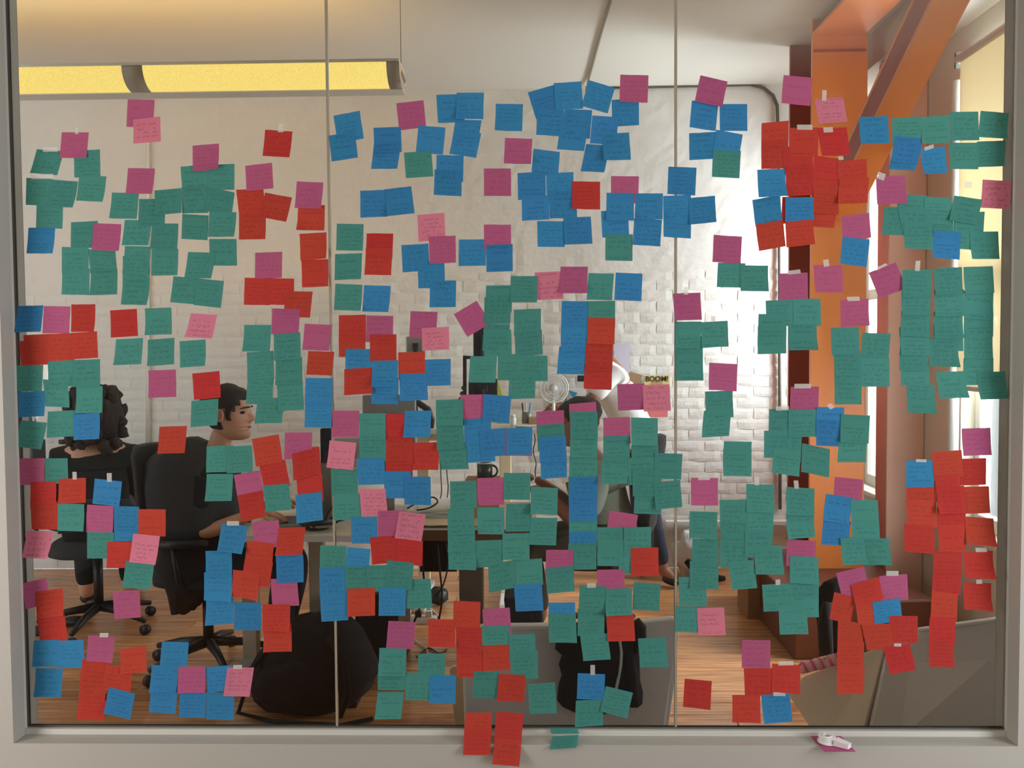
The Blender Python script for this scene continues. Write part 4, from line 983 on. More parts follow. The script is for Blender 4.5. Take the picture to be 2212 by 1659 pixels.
# ------------------------------------------------------------------ far room shell
YB = 3.65
XW = 2.2
XFL = -9.0
fl = struct(box(XFL, XW + .3, 0.055, YB, -0.12, -0.02).build('floor', 'brown_wood', recenter=False))
rnd = random.Random(4)
PW = 0.125
protos = {}
y = 0.06
row = 0
while y < YB - 0.01:
    x = -5.2 + rnd.random() * 1.6 - 1.6
    while x < XW:
        L = rnd.choice((1.5, 1.9, 2.3))
        xa, xb = max(x, -5.2), min(x + L, XW)
        if xb - xa > 0.05:
            yb = min(y + PW - .003, YB)
            key = (round(xb - xa, 2), round(yb - y, 3))
            if key not in protos:
                hx, hy = (xb - xa) / 2 - .0015, (yb - y) / 2
                o = MB().add([(-hx, -hy, -.02), (hx, -hy, -.02), (hx, hy, -.02), (-hx, hy, -.02), (-hx, -hy, -.002), (hx, -hy, -.002), (hx, hy, -.002), (-hx, hy, -.002),
                              (-hx + .002, -hy + .002, 0), (hx - .002, -hy + .002, 0), (hx - .002, hy - .002, 0), (-hx + .002, hy - .002, 0)],
                             [(0, 1, 5, 4), (1, 2, 6, 5), (2, 3, 7, 6), (3, 0, 4, 7), (4, 5, 9, 8), (5, 6, 10, 9), (6, 7, 11, 10), (7, 4, 8, 11), (8, 9, 10, 11)]).build('plank', 'oiled_floorboard', recenter=False)
                protos[key] = o
            else:
                o = protos[key].copy(); COL.objects.link(o)
            o.parent = fl
            o.location = ((xa + xb) / 2, (y + yb) / 2, rnd.uniform(-.0006, .0006))
        x += L
    y += PW; row += 1
struct(box(XFL, XW + .3, 0.055, YB + .2, CEIL, CEIL + .1).build('ceiling', 'ceiling_paint', recenter=False))
# back wall: mortar plane, plaster above, painted bricks below
BX0, BX1, BZ = -5.2, XW, 2.1
mbk = MB()
mbk.box(XFL, BX0, YB, YB + .2, 0, CEIL)
mbk.box(BX0, BX1 + .3, YB + 0.003, YB + .2, 0, BZ)
nx, nz = 130, 26
vs = []; fs = []
for j in range(nz + 1):
    for i in range(nx + 1):
        xx = BX0 + (BX1 + .3 - BX0) * i / nx; zz = BZ - .02 + (CEIL + .02 - BZ) * j / nz
        d = noise.noise(Vector((xx * 3, zz * 7, 1))) * .005 + noise.noise(Vector((xx * 14, zz * 22, 2))) * .003
        vs.append((xx, YB + d, zz))
fs = [(j * (nx + 1) + i, j * (nx + 1) + i + 1, (j + 1) * (nx + 1) + i + 1, (j + 1) * (nx + 1) + i) for j in range(nz) for i in range(nx)]
mbk.add(vs, fs)
wb = struct(mbk.build('wall_back', 'painted_masonry', recenter=False))
bl, bh, bd = 0.218, 0.069, 0.03
bprot = []
for k in range(6):
    r2 = random.Random(k)
    rings = []
    vsx = []
    nxb, nzb = 5, 3
    for j in range(nzb + 1):
        for i in range(nxb + 1):
            u, v = i / nxb, j / nzb
            e = (0.0022 if i in (0, nxb) else 0) + (0.0022 if j in (0, nzb) else 0)
            vsx.append(((u - .5) * bl + r2.uniform(-.002, .002), -.002 + e + r2.uniform(-.0014, .0014), (v - .5) * bh + r2.uniform(-.003, .003)))
    n0 = len(vsx)
    per = [i for i in range(nxb + 1)] + [(nxb + 1) * j + nxb for j in range(1, nzb + 1)] + [(nxb + 1) * nzb + i for i in range(nxb - 1, -1, -1)] + [(nxb + 1) * j for j in range(nzb - 1, 0, -1)]
    back = []
    for i in per:
        vsx.append((vsx[i][0], bd / 2, vsx[i][2])); back.append(len(vsx) - 1)
    fsx = [(j * (nxb + 1) + i, j * (nxb + 1) + i + 1, (j + 1) * (nxb + 1) + i + 1, (j + 1) * (nxb + 1) + i) for j in range(nzb) for i in range(nxb)]
    fsx += [(per[i], per[(i + 1) % len(per)], back[(i + 1) % len(per)], back[i]) for i in range(len(per))]
    bprot.append((vsx, fsx))
NOTEQ = []
rowsraw = [l for l in NOTES.strip().split('\n')]
for l in rowsraw:
    v = [float(t) / 1000 for t in l.split('|')[0].split()[1:7]]
    NOTEQ.append(((v[2] + v[4]) / 2, (v[3] + v[5]) / 2))
def covered(p):
    k = (0 - CAM.y) / (p[1] - CAM.y); gx, gz = CAM.x + (p[0] - CAM.x) * k, CAM.z + (p[2] - CAM.z) * k
    if not (GL < gx < GR and gz > GB): return True
    return any(abs(gx - a) < .036 and abs(gz - b) < .036 for a, b in NOTEQ)
cells = []
for j in range(int(BZ / .075)):
    zc = .0375 + j * .075
    x = BX0 + (0.112 if j % 2 else 0) + .11
    while x < BX1 - .1:
        cells.append((x, zc)); x += .225
vis = [c for c in cells if not covered((c[0], YB, c[1]))]
vis.sort(key=lambda c: (c[0] > -2.9 and .75 < c[1] < 2.0) and -1 or 0)
single = set(vis[:300])
rb = random.Random(9)
meshes = []
rest = MB()
pl = []
for c in cells:
    k = rb.randrange(6)
    if c in single: pl.append((c, k))
    else: rest.add([(v[0] + c[0], v[1] + YB, v[2] + c[1]) for v in bprot[k][0]], bprot[k][1])
for k in range(6):
    o = MB().add(*bprot[k]).build('brick', 'painted_masonry', recenter=False)
    meshes.append(o)
used = set()
for c, k in pl:
    if k in used: o = meshes[k].copy(); COL.objects.link(o)
    else: o = meshes[k]; used.add(k)
    o.parent = wb; o.location = (c[0], YB, c[1]); o.rotation_euler = (rb.uniform(-.01, .01), rb.uniform(-.012, .012), rb.uniform(-.01, .01))
ro = rest.build('brick_field', 'painted_masonry', wb); ro['kind'] = 'stuff'
# unseen left wall of the far room, coloured dark to cut bounce
struct(box(XFL - .1, XFL, 0.055, YB + .2, -.1, CEIL + .1).build('wall_far_left', 'unlit_wall_tone', recenter=False))
# right wall with two windows
W1 = (2.98, 3.52, .62, 3.12); W2 = (0.9, 2.05, .62, 3.04)
g = MB()
t0, t1 = XW, XW + .14
g.box(t0, t1, .055, W2[0], 0, CEIL); g.box(t0, t1, W2[1], W1[0], 0, CEIL); g.box(t0, t1, W1[1], YB + .1, 0, CEIL)
for (ya, yb, za, zb) in (W1, W2): g.box(t0, t1, ya, yb, 0, za); g.box(t0, t1, ya, yb, zb, CEIL)
struct(g.build('wall_right', 'far_wall_paint', recenter=False))
struct(box(1.97, XW - .001, .06, YB - .01, 3.16, CEIL - .001).build('trim_1', 'far_wall_paint', recenter=False))
for n, (ya, yb, za, zb) in ((2, W1), (3, W2)):
    m = MB(); xx = t0 + .07
    for a, b in ((ya, ya + .05), (yb - .05, yb)): m.box(xx, xx + .05, a + .001, b - .001, za, zb)
    m.box(xx, xx + .05, ya + .05, yb - .05, za + .001, za + .07); m.box(xx, xx + .05, ya + .05, yb - .05, zb - .06, zb - .001)
    m.box(xx, xx + .05, ya + .05, yb - .05, 1.86, 1.93)
    m.box(t0 - .05, t0 + .07, ya + .001, yb - .001, za - .03, za - .001)
    wn = struct(m.build('window_%d' % n, 'window_paint', recenter=False, bevel=.004))
    box(xx + .02, xx + .026, ya + .05, yb - .05, za + .07, 1.86).build('glass_pane', 'clear_glass', wn)
    box(xx + .02, xx + .026, ya + .05, yb - .05, 1.93, zb - .06).build('glass_pane', 'clear_glass', wn)
# things on the right wall
pil = box(1.99, XW - .001, 2.46, 2.62, 0, 3.15).build('pilaster', 'salmon_tone', bevel=.006)
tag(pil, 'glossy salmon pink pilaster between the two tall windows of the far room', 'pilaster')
rb_ = thing('roller_blind', (2.12, 1.5, 1.33), 'cream roller blind pulled partly down over the nearer tall window', 'blind')
MB().cyl((2.13, .98, 2.97), (2.13, 1.98, 2.97), .022).build('roller', 'white_plastic', rb_, smooth=True)
box(2.128, 2.131, 1.0, 1.955, 1.35, 2.96).build('blind_cloth', 'blind_cloth', rb_)
box(2.118, 2.142, 1.0, 1.955, 1.33, 1.352).build('bottom_bar', 'white_plastic', rb_, bevel=.003)
box(2.12, 2.19, 1.985, 2.0, 2.93, 3.01).build('bracket', 'grey_metal', rb_)
rd = MB()
rd.tube([(2.15, 2.03, z) for z in (.8, 1.4, 2.0, 2.6, 2.88)], .028, 14)
tag(rd.build('curtain_bundle', 'white_cloth', smooth=True), 'slim white rolled curtain hanging beside the cream blind', 'curtain')

# steel frame
col = thing('steel_column', (1.71, 2.66, 0), 'orange painted steel column with I section near the windows', 'column')
box(1.56, 1.862, 2.45, 2.475, .3, 3.351).build('flange', 'orange_steel', col)
box(1.56, 1.862, 2.86, 2.885, .3, 3.351).build('flange', 'shaded_orange_steel', col)
box(1.70, 1.72, 2.475, 2.86, .3, 3.351).build('web', 'shaded_orange_steel', col)
MB().beam((1.71, 2.44, 3.18), (1.71, 2.449, 3.18), .28, .012).build('weld_bead', 'shaded_orange_steel', col)
bmh = thing('steel_beam', (1.70, 1.2, 3.27), 'orange steel beam under the ceiling running to the orange column', 'beam')
box(1.56, 1.84, .07, 2.449, 3.262, 3.28).build('flange', 'orange_steel', bmh)
box(1.69, 1.71, .07, 2.449, 3.28, 3.35).build('web', 'orange_steel', bmh)
br = thing('diagonal_brace', (1.71, 1.8, 2.7), 'slanting orange steel brace meeting the orange column', 'brace')
a0, b0 = Vector((1.69, 2.38, 2.245)), Vector((1.69, .60, 3.24))
MB().beam(a0, b0, .15, .02).build('flange', 'orange_steel', br)
dn = (b0 - a0).normalized(); un = Vector((1, 0, 0)).cross(dn); un = un if un.z > 0 else -un
MB().beam(a0 + un * .14, b0 + un * .14 - dn * .22, .15, .02).build('flange', 'orange_steel', br)
MB().beam(a0 + un * .07, b0 + un * .07 - dn * .12, .02, .12).build('web', 'shaded_orange_steel', br)
MB().beam(a0 + un * .07 - Vector((.068, 0, 0)), b0 + un * .07 - Vector((.068, 0, 0)) - dn * .12, .012, .12).build('side_plate', 'shaded_orange_steel', br)
pb = box(1.29, 1.98, 1.83, 2.95, 0, .30).build('column_plinth', 'brown_enamel', bevel=.01)
tag(pb, 'low red brown plinth boxed around the foot of the orange column', 'plinth')

# conduits, and a strip drawn for the shadow gap
pts = [at(1312, 0, 1.6)]
ce = []
a = atz(1318, 2, CEIL - .012); b = atz(1272, 170, CEIL - .012)
b.y = min(b.y, YB - .04)
c2 = MB().tube([a, (a + b) / 2, b, Vector((b.x, YB - .02, CEIL - .03)), Vector((b.x, YB - .02, at(1270, 187, YB).z - .0)),], .009, 8)
tag(c2.build('ceiling_conduit', 'silicone', smooth=True), 'thin painted conduit crossing the ceiling above the blue notes', 'conduit')
P = [at(x, y, YB - .02) for x, y in ((1275, 190), (1400, 189), (1540, 186), (1620, 184), (1650, 190), (1670, 206), (1679, 228), (1681, 290), (1683, 420), (1684, 600), (1684, 800), (1685, 1000), (1685, 1100))]
tag(MB().tube(P, [.007] * 4 + [.012] * 9, 8).build('shadow_gap_strip', 'taupe_metal', smooth=True), 'taupe strip for the shadow gap along the wall top bending down beside the orange column', 'shadow gap')  # the dark line is a shadow gap; a taupe tube takes its place
P = [at(318, y, YB - .03) for y in (196, 400, 600, 800, 985)]
tag(MB().tube(P, .012, 8).build('wall_conduit', 'window_paint', smooth=True), 'white vertical conduit running down the brick wall on the left', 'conduit')
box(at(1440, 1134, YB - .1).x, 1.9, YB - .09, YB - .016, .32, .345).build('trim_2', 'window_paint', recenter=False)['kind'] = 'structure'

# pendant light
LY = 1.85
la = thing('pendant_light', (at(400, 160, LY).x, LY, at(400, 160, LY).z), 'long linear pendant light glowing yellow under the ceiling on the left', 'light')
x1 = at(865, 150, LY).x; x0 = at(-330, 150, LY).x
zt = at(865, 133, LY).z; zb = at(865, 186, LY).z
box(x0, x1, LY - .05, LY + .16, zt - .014, zt).build('top_channel', 'window_paint', la)
def lens(xa, xb, m, nm, off=0.0):
    prof = [(LY - .045 - off + .11 * (1 - math.cos(t)), zt - .016 - (zt - zb - .02) * math.sin(t)) for t in (math.pi / 2 * k / 10 for k in range(11))]
    outer = [[(xa, yy, zz) for yy, zz in prof] , [(xb, yy, zz) for yy, zz in prof]]
    inner = [(yy + .004, zz + .002) for yy, zz in reversed(prof)]
    ring = lambda x: [(x, yy, zz) for yy, zz in prof] + [(x, yy, zz) for yy, zz in inner]
    return MB().loft([ring(xa), ring(xb)]).build(nm, m, la, smooth=True)
xj0, xj1 = at(272, 160, LY).x, at(316, 160, LY).x
xe = at(838, 160, LY).x
lens(x0, xj0, 'lamp_diffuser', 'diffuser'); lens(xj1, xe, 'lamp_diffuser', 'diffuser')
lens(xj0, xj1, 'joint_grey', 'joint_cover', .003); lens(xe, x1, 'joint_grey', 'end_cap', .003)
box(x0, x1, LY + .055, LY + .155, zb - .0, zb + .012).build('bottom_rail', 'window_paint', la)
box(x0 + .1, x1 - .15, LY + .03, LY + .06, zt - .05, zt - .03).build('lamp_tube', 'lamp_tube', la)
box(x0 + .1, x1 - .15, LY + .06, LY + .10, zt + .001, zt + .012).build('uplight_tube', 'uplight', la)
cx = at(863, 140, LY).x
MB().cyl((cx, LY + .05, zt), (cx, LY + .05, CEIL), .0018, 6).build('hanging_cable', 'grey_metal', la)
p0 = at(868, 150, LY)
MB().prism([p0, p0 + Vector((.02, 0, -.06)), p0 + Vector((.012, 0, -.075)), p0 + Vector((-.006, 0, -.02))], (0, .02, 0)).build('end_clip', 'white_plastic', la)

# ------------------------------------------------------------------ sticky notes
CNAME = dict(G='teal', B='blue', R='red', M='magenta', P='pink')
def note(c, TL, TR, BL, lv, free, label, seed, tapes=(), off3=None, bend=None):
    r = random.Random(seed)
    TL, TR, BL = Vector(TL), Vector(TR), Vector(BL)
    BRc = TR + BL - TL
    ctr = (TL + TR + BL + BRc) / 4
    nrm = Vector((0, -1, 0))
    curl = (r.uniform(.002, .007) if r.random() < .8 else r.uniform(.007, .012)) if free else .0003
    skew = r.uniform(-.6, .6) if free else 0
    n = 5
    me = bpy.data.meshes.new('note'); vs = []; uvs = []
    for j in range(n + 1):
        for i in range(n + 1):
            u, v = i / n, j / n
            p = TL.lerp(TR, u).lerp(BL.lerp(BRc, u), v)
            d = curl * max(0, v - .15) ** 2 * (1 + skew * (u - .5) * 2)
            if bend: p = p + bend(u, v)
            corner = max(0, (u + v) - 1.6) * curl * 1.3 * (1 if skew > 0 else 0) + max(0, (1 - u + v) - 1.6) * curl * 1.3 * (1 if skew < 0 else 0)
            edge = r.uniform(-.0003, .0003) if i in (0, n) or j in (0, n) else 0
            vs.append(p + nrm * (d + corner) + Vector((edge, 0, edge)) - ctr)
            uvs.append((u, v))
    fs = [(j * (n + 1) + i, (j + 1) * (n + 1) + i, (j + 1) * (n + 1) + i + 1, j * (n + 1) + i + 1) for j in range(n) for i in range(n)]
    me.from_pydata([tuple(v) for v in vs], [], fs)
    ul = me.uv_layers.new(name='uv')
    for lp in me.loops: ul.data[lp.index].uv = uvs[lp.vertex_index]
    for p in me.polygons: p.use_smooth = True
    me.materials.append(NOTE[c])
    nm = CNAME[c] + '_sticky_note'
    o = bpy.data.objects.new(nm, me); COL.objects.link(o); o.location = ctr
    tag(o, label, 'sticky note', {'G': 'teal', 'B': 'blue', 'R': 'red', 'M': 'magenta', 'P': 'pale pink'}[c] + ' sticky notes on the glass')
    for t in tapes:
        a, b_, cc = [Vector((t[2 * k] / 1000, -.0016 - lv * .0007, t[2 * k + 1] / 1000)) for k in range(3)]
        dd = b_ + cc - a
        ext = (cc - a).normalized() * .005
        cc = cc + ext; dd = dd + ext
        mm = MB(); q = [a, b_, dd, cc]
        mm.prism(q, (0, -.0002, 0))
        to = mm.build('tape_strip', 'matte_tape', o)
    return o
for i, l in enumerate(rowsraw):
    pr = l.split('|'); t = pr[0].split()
    v = [float(q) / 1000 for q in t[1:7]]; lv = int(t[7]); free = t[8] == '1'
    y = -.0006 - .0007 * lv
    tapes = [[float(q) for q in s.split()] for s in pr[2].split(';')] if len(pr) > 2 else ()
    note(t[0], (v[0], y, v[1]), (v[2], y, v[3]), (v[4], y, v[5]), lv, free, pr[1], i, tapes)
# the four red notes that hang over the sill, and the two loose teal ones
def hang(c, tl, tr, bl, y0, y1, label, seed):
    T0, T1 = at(*tl, y0), at(*tr, y0); Bm = at(*bl, y1)
    return note(c, T0, T1, Bm, 2, False, label, seed)
hang('R', (1005, 1539), (1063, 1539), (1002, 1592), -.006, -.055, 'red note hanging over the sill, upper of the pair on the left', 901)
hang('R', (1003, 1576), (1061, 1576), (1000, 1631), -.047, -.086, 'red note hanging over the sill, lower of the pair on the left', 902)
hang('R', (1073, 1536), (1131, 1541), (1067, 1597), -.006, -.060, 'red note hanging over the sill, upper of the pair on the right', 903)
hang('R', (1069, 1593), (1127, 1598), (1063, 1651), -.062, -.092, 'red note hanging over the sill, lower of the pair on the right', 904)
hang('G', (1193, 1591), (1250, 1587), (1187, 1619), -.040, -.082, 'loose curled teal note slumped over the edge of the sill', 905)
hang('G', (1188, 1573), (1248, 1573), (1191, 1585), -.014, -.026, 'fallen teal note lying flat against the bead of the frame', 906)
q = [atz(1748, 1586, ZB + .002), atz(1813, 1586, ZB + .002), atz(1781, 1624, ZB + .002)]
nm_ = note('M', q[0], q[1], q[2], 0, False, 'magenta note lying on the sill under the tape dispenser', 907)
# tape dispenser
td = thing('tape_dispenser', (atz(1790, 1604, ZB + .004)), 'small clear plastic tape dispenser with white roll on magenta note on the sill', 'tape dispenser')
c0 = atz(1787, 1602, ZB + .004)
td.location = c0
ring = []
for k in range(24):
    t = 2 * math.pi * k / 24; rr = .027
    px = c0 + Vector((rr * math.cos(t), rr * math.sin(t), 0)); ring.append(px)
tail = MB().prism(ring, (0, 0, .003)); tail.add([c0 + Vector((.008, -.027, 0)), c0 + Vector((.027, -.006, 0)), c0 + Vector((.054, -.034, 0)), c0 + Vector((.040, -.048, 0)),
     c0 + Vector((.008, -.027, .016)), c0 + Vector((.027, -.006, .016)), c0 + Vector((.054, -.034, .012)), c0 + Vector((.040, -.048, .012))], [(3, 2, 1, 0), (4, 5, 6, 7), (0, 1, 5, 4), (1, 2, 6, 5), (2, 3, 7, 6), (3, 0, 4, 7)])
tail.build('body', 'clear_plastic', td)
def annulus(c, r0, r1, h, n=28):
    m = MB()
    rings = [[c + Vector((r * math.cos(2 * math.pi * k / n), r * math.sin(2 * math.pi * k / n), z)) for k in range(n)] for r, z in ((r0, 0), (r1, 0), (r1, h), (r0, h), (r0, 0))]
    return m.loft(rings, cap=False)
annulus(c0 + Vector((0, 0, .003)), .013, .023, .014).build('tape_roll', 'white_plastic', td)
annulus(c0 + Vector((0, 0, .003)), .011, .0129, .016).build('core', 'clear_plastic', td)
MB().add([c0 + Vector((.044, -.050, .012)), c0 + Vector((.057, -.036, .012)), c0 + Vector((.060, -.039, .014)), c0 + Vector((.047, -.053, .014))], [(0, 1, 2, 3)]).build('cutter', 'steel', td)
# ------------------------------------------------------------------ people
def skin(name, J, E, m, parent=None, levels=2, root=None):
    keys = list(J); me = bpy.data.meshes.new(name)
    pl = Vector((0, 0, 0)); q = parent
    while q is not None: pl += q.location; q = q.parent
    c = Vector((0, 0, 0)) if parent is not None else Vector(J[keys[0]][0]) * 1.0
    me.from_pydata([tuple(Vector(J[k][0]) - pl - c) for k in keys], [(keys.index(a), keys.index(b)) for a, b in E], [])
    o = bpy.data.objects.new(name, me); COL.objects.link(o); o.location = c
    sk = o.modifiers.new('skin', 'SKIN'); sk.use_smooth_shade = True
    for i, k in enumerate(keys):
        r = J[k][1]; r = r if isinstance(r, tuple) else (r, r)
        me.skin_vertices[0].data[i].radius = r
        me.skin_vertices[0].data[i].use_root = (k == (root or keys[0]))
    ss = o.modifiers.new('sub', 'SUBSURF'); ss.levels = levels; ss.render_levels = levels
    me.materials.append(MATS[m])
    if parent is not None: o.parent = parent
    return o
def hand(name_prefix, wrist, direction, palm_n, m, parent, curl=.5, s=1.0):
    "palm, four fingers and a thumb as one skinned mesh"
    d = Vector(direction).normalized(); n = Vector(palm_n).normalized(); sd = d.cross(n).normalized()
    wv = Vector(wrist); J = {'w': (wv, .024 * s), 'p': (wv + d * .045 * s, (.030 * s, .016 * s)), 'k': (wv + d * .075 * s, (.034 * s, .014 * s))}
    E = [('w', 'p'), ('p', 'k')]
    for i, (off, L) in enumerate(((-.030, .066), (-.010, .075), (.010, .070), (.029, .055))):
        b = wv + d * .078 * s + sd * off * s; ps = [b]; ang = 0
        for k in range(3):
            ang += curl * .6; L3 = L * s / 3
            ps.append(ps[-1] + (d * math.cos(ang) + n * math.sin(ang)) * L3)
        for k, p in enumerate(ps): J['f%d%d' % (i, k)] = (p, (.0095 - .0012 * k) * s)
        E += [('k', 'f%d0' % i)] + [('f%d%d' % (i, k), 'f%d%d' % (i, k + 1)) for k in range(3)]
    b = wv + d * .028 * s - sd * .026 * s
    t1 = b + (d * .6 - sd * .8 + n * .25).normalized() * .03 * s; t2 = t1 + (d * .9 - sd * .35 + n * .4).normalized() * .028 * s
    J['t0'] = (b, .012 * s); J['t1'] = (t1, .011 * s); J['t2'] = (t2, .009 * s)
    E += [('p', 't0'), ('t0', 't1'), ('t1', 't2')]
    return skin(name_prefix, J, E, m, parent, 2, 'w')

HT = [(0.0, .26, .02, .09), (.03, .35, -.06, .15), (.08, .385, -.14, .20), (.13, .375, -.20, .235), (.17, .355, -.25, .26), (.205, .375, -.28, .275), (.235, .360, -.30, .285), (.265, .385, -.32, .29),
      (.30, .372, -.34, .30), (.35, .372, -.37, .315), (.42, .37, -.40, .33), (.49, .365, -.42, .335), (.545, .362, -.44, .34), (.60, .385, -.47, .345), (.65, .405, -.49, .35), (.72, .40, -.50, .35),
      (.79, .37, -.49, .34), (.86, .31, -.45, .31), (.92, .22, -.37, .25), (.965, .11, -.25, .17), (.99, .02, -.13, .09)]
def nose(z):
    pts = [(.29, 0), (.34, .05), (.365, .105), (.39, .12), (.42, .105), (.47, .07), (.52, .03), (.56, .0)]
    if z <= .29 or z >= .56: return 0
    for (a, x), (b, y) in zip(pts, pts[1:]):
        if a <= z <= b: return x + (y - x) * (z - a) / (b - a)
    return 0
def head(owner, chin, H, yaw, skin_m, hair_m, style, pitch=0.0, body_part=True):
    M = Matrix.Translation(Vector(chin)) @ Matrix.Rotation(yaw, 4, 'Z') @ Matrix.Rotation(pitch, 4, 'Y')
    T = sorted([2 * math.pi * k / 32 for k in range(32)] + [.06, -.06 + 2 * math.pi, .14, -.14 + 2 * math.pi, .25, 2 * math.pi - .25])
    def ring(z, f, b, ww, gx=1.0, nz=True):
        c = (f + b) / 2; a = (f - b) / 2; out = []
        for t in T:
            x = c + a * math.cos(t) * gx; y = ww * math.sin(t) * gx
            if nz and math.cos(t) > 0:
                sg = .055 + .03 * max(0, 1 - abs(z - .38) / .06)
                x += nose(z) * math.exp(-(y / sg) ** 2)
                if .48 < z < .56: x -= .035 * math.exp(-((abs(y) - .15) / .07) ** 2)
            out.append(M @ (Vector((x, y, z)) * H))
        return out
    zs = []
    for (r0, r1) in zip(HT, HT[1:]):
        zs.append(r0); zs.append(tuple((a + b) / 2 for a, b in zip(r0, r1)))
    zs.append(HT[-1])
    o = MB().loft([ring(*r) for r in zs]).build('head', skin_m, owner, smooth=True)
    for sgn in (-1, 1):
        e = MB()
        e.loft([[M @ (Vector((-.02 + dx + .075 * sc * math.cos(t) * .62, sgn * (.335 + dy), .47 + .115 * sc * math.sin(t) + .02 * math.cos(t))) * H) for t in (2 * math.pi * k / 14 for k in range(14))]
                for dx, dy, sc in ((.02, 0, .7), (0, .03, .95), (-.02, .06, 1.0), (-.02, .07, .86), (0, .045, .62), (.01, .03, .3))])
        e.build('ear', skin_m, o, smooth=True)
        MB().ball(M @ (Vector((.30, sgn * .155, .515)) * H), .05 * H, .065 * H, .028 * H, 10, 7).build('eye', 'eye_dark', o, smooth=True)
        pts = [M @ (Vector((.402 - .05 * k * k / 4 - .02 * (k > 2), sgn * (.07 + .055 * k), .605 + .012 * k - .006 * k * k)) * H) for k in range(4)]
        MB().tube(pts, [.014 * H, .016 * H, .013 * H, .006 * H], 6).build('eyebrow', hair_m, o, smooth=True)
    pts = [M @ (Vector((.392 - .12 * (k / 3) ** 2, .10 * k / 3, .235)) * H) for k in range(-3, 4)]
    MB().tube(pts, [.004 * H, .012 * H, .015 * H, .016 * H, .015 * H, .012 * H, .004 * H], 6).build('mouth', 'lip', o, smooth=True)
    # hair
    hm = MB(); rings = []; n = len(T)
    hz = [r for r in zs if r[0] > (.16 if style != 'long' else .02)]
    for r in hz:
        z = r[0]; g_ = 1.07 + .03 * max(0, z - .6)
        rr = ring(z, r[1], r[2], r[3], g_, False)
        rings.append([p + (M.to_3x3() @ Vector((0, 0, 1))) * H * .045 * max(0, (z - .7) / .3) + Vector((noise.noise(p * 40), noise.noise(p * 40 + Vector((9, 0, 0))), noise.noise(p * 40 + Vector((0, 9, 0))))) * (.006 if style == 'short' else .02) for p in rr])
    vs = [p for r in rings for p in r]; fs = []
    for k in range(len(rings) - 1):
        z = (hz[k][0] + hz[k + 1][0]) / 2
        for i in range(n):
            t = (T[i] + (T[(i + 1) % n] if i + 1 < n else 2 * math.pi)) / 2; a = abs(t if t <= math.pi else 2 * math.pi - t)
            if style == 'short': lim = .77 if a < .75 else .74 - (a - .75) * .55 if a < 1.15 else .40 if a < 1.42 else .60 if a < 1.8 else .22
            else: lim = .78 if a < .7 else .05
            if z > lim: fs.append((k * n + i, k * n + (i + 1) % n, (k + 1) * n + (i + 1) % n, (k + 1) * n + i))
    o2 = len(vs); vs.append(sum(rings[-1], Vector()) / n + (M.to_3x3() @ Vector((0, 0, .02 * H))))
    for i in range(n): fs.append(((len(rings) - 1) * n + i, (len(rings) - 1) * n + (i + 1) % n, o2))
    hm.add(vs, fs)
    h = hm.build('hair', hair_m, o, smooth=True)
    so = h.modifiers.new('thick', 'SOLIDIFY'); so.thickness = .012; so.offset = -1
    return o

# ------------------------------------------------------------------ office chairs
def office_chair(loc, yaw, label, mseat='charcoal_cloth', bk=1.0):
    t = thing('office_chair', loc, label, 'chair', 'office chairs in the far room')
    t.rotation_euler = (0, 0, 0)
    M = Matrix.Translation(Vector(loc)) @ Matrix.Rotation(yaw, 4, 'Z')
    def P(*a): return M @ Vector(a)
    s = MB(); rings = []
    for z, k in ((.44, .86), (.455, 1), (.49, 1), (.505, .9)):
        rings.append([P(.02 + .24 * k * math.copysign(abs(math.cos(a)) ** .6, math.cos(a)), .24 * k * math.copysign(abs(math.sin(a)) ** .6, math.sin(a)), z) for a in (2 * math.pi * i / 24 for i in range(24))])
    s.loft(rings).build('seat', mseat, t, smooth=True)
    b = MB(); rings = []
    for z, wd, x in ((.60, .17, -.21), (.66, .215, -.235), (.80, .23, -.25), (.95, .215, -.265), (1.06, .19, -.285), (1.10, .13, -.29)):
        z = .60 + (z - .60) * bk; rings.append([P(x + .035 * math.cos(a) + .03 * (abs(math.sin(a)) ** 2), wd * math.copysign(abs(math.sin(a)) ** .7, math.sin(a)), z) for a in (2 * math.pi * i / 20 for i in range(20))])
    b.loft(rings).build('backrest', mseat, t, smooth=True)
    MB().beam(P(-.10, 0, .44), P(-.27, 0, .47), .06, .015).beam(P(-.265, 0, .465), P(-.27, 0, .72), .06, .015, (1, 0, 0)).build('back_bracket', 'black_plastic', t)
    MB().cyl(P(0, 0, .12), P(0, 0, .44), .025).build('gas_column', 'black_plastic', t, smooth=True)
    for k in range(5):
        a = 2 * math.pi * k / 5 + .3; dx, dy = math.cos(a), math.sin(a)
        MB().tube([P(.02 * dx, .02 * dy, .13), P(.16 * dx, .16 * dy, .115), P(.31 * dx, .31 * dy, .075)], [.026, .02, .014], 8).build('base_leg', 'black_plastic', t, smooth=True)
        MB().cyl(P(.31 * dx - .015 * dy, .31 * dy + .015 * dx, .028), P(.31 * dx + .015 * dy, .31 * dy - .015 * dx, .028), .028, 12).build('castor', 'black_plastic', t, smooth=True)
    for sg in (-1, 1):
        MB().tube([P(-.02, .23 * sg, .47), P(-.02, .29 * sg, .50), P(-.04, .30 * sg, .66)], .013, 8).build('arm_post', 'black_plastic', t, smooth=True)
        MB().tube([P(-.14, .30 * sg, .675), P(.12, .30 * sg, .675)], .022, 8).build('armrest', 'black_plastic', t, smooth=True)
    return t

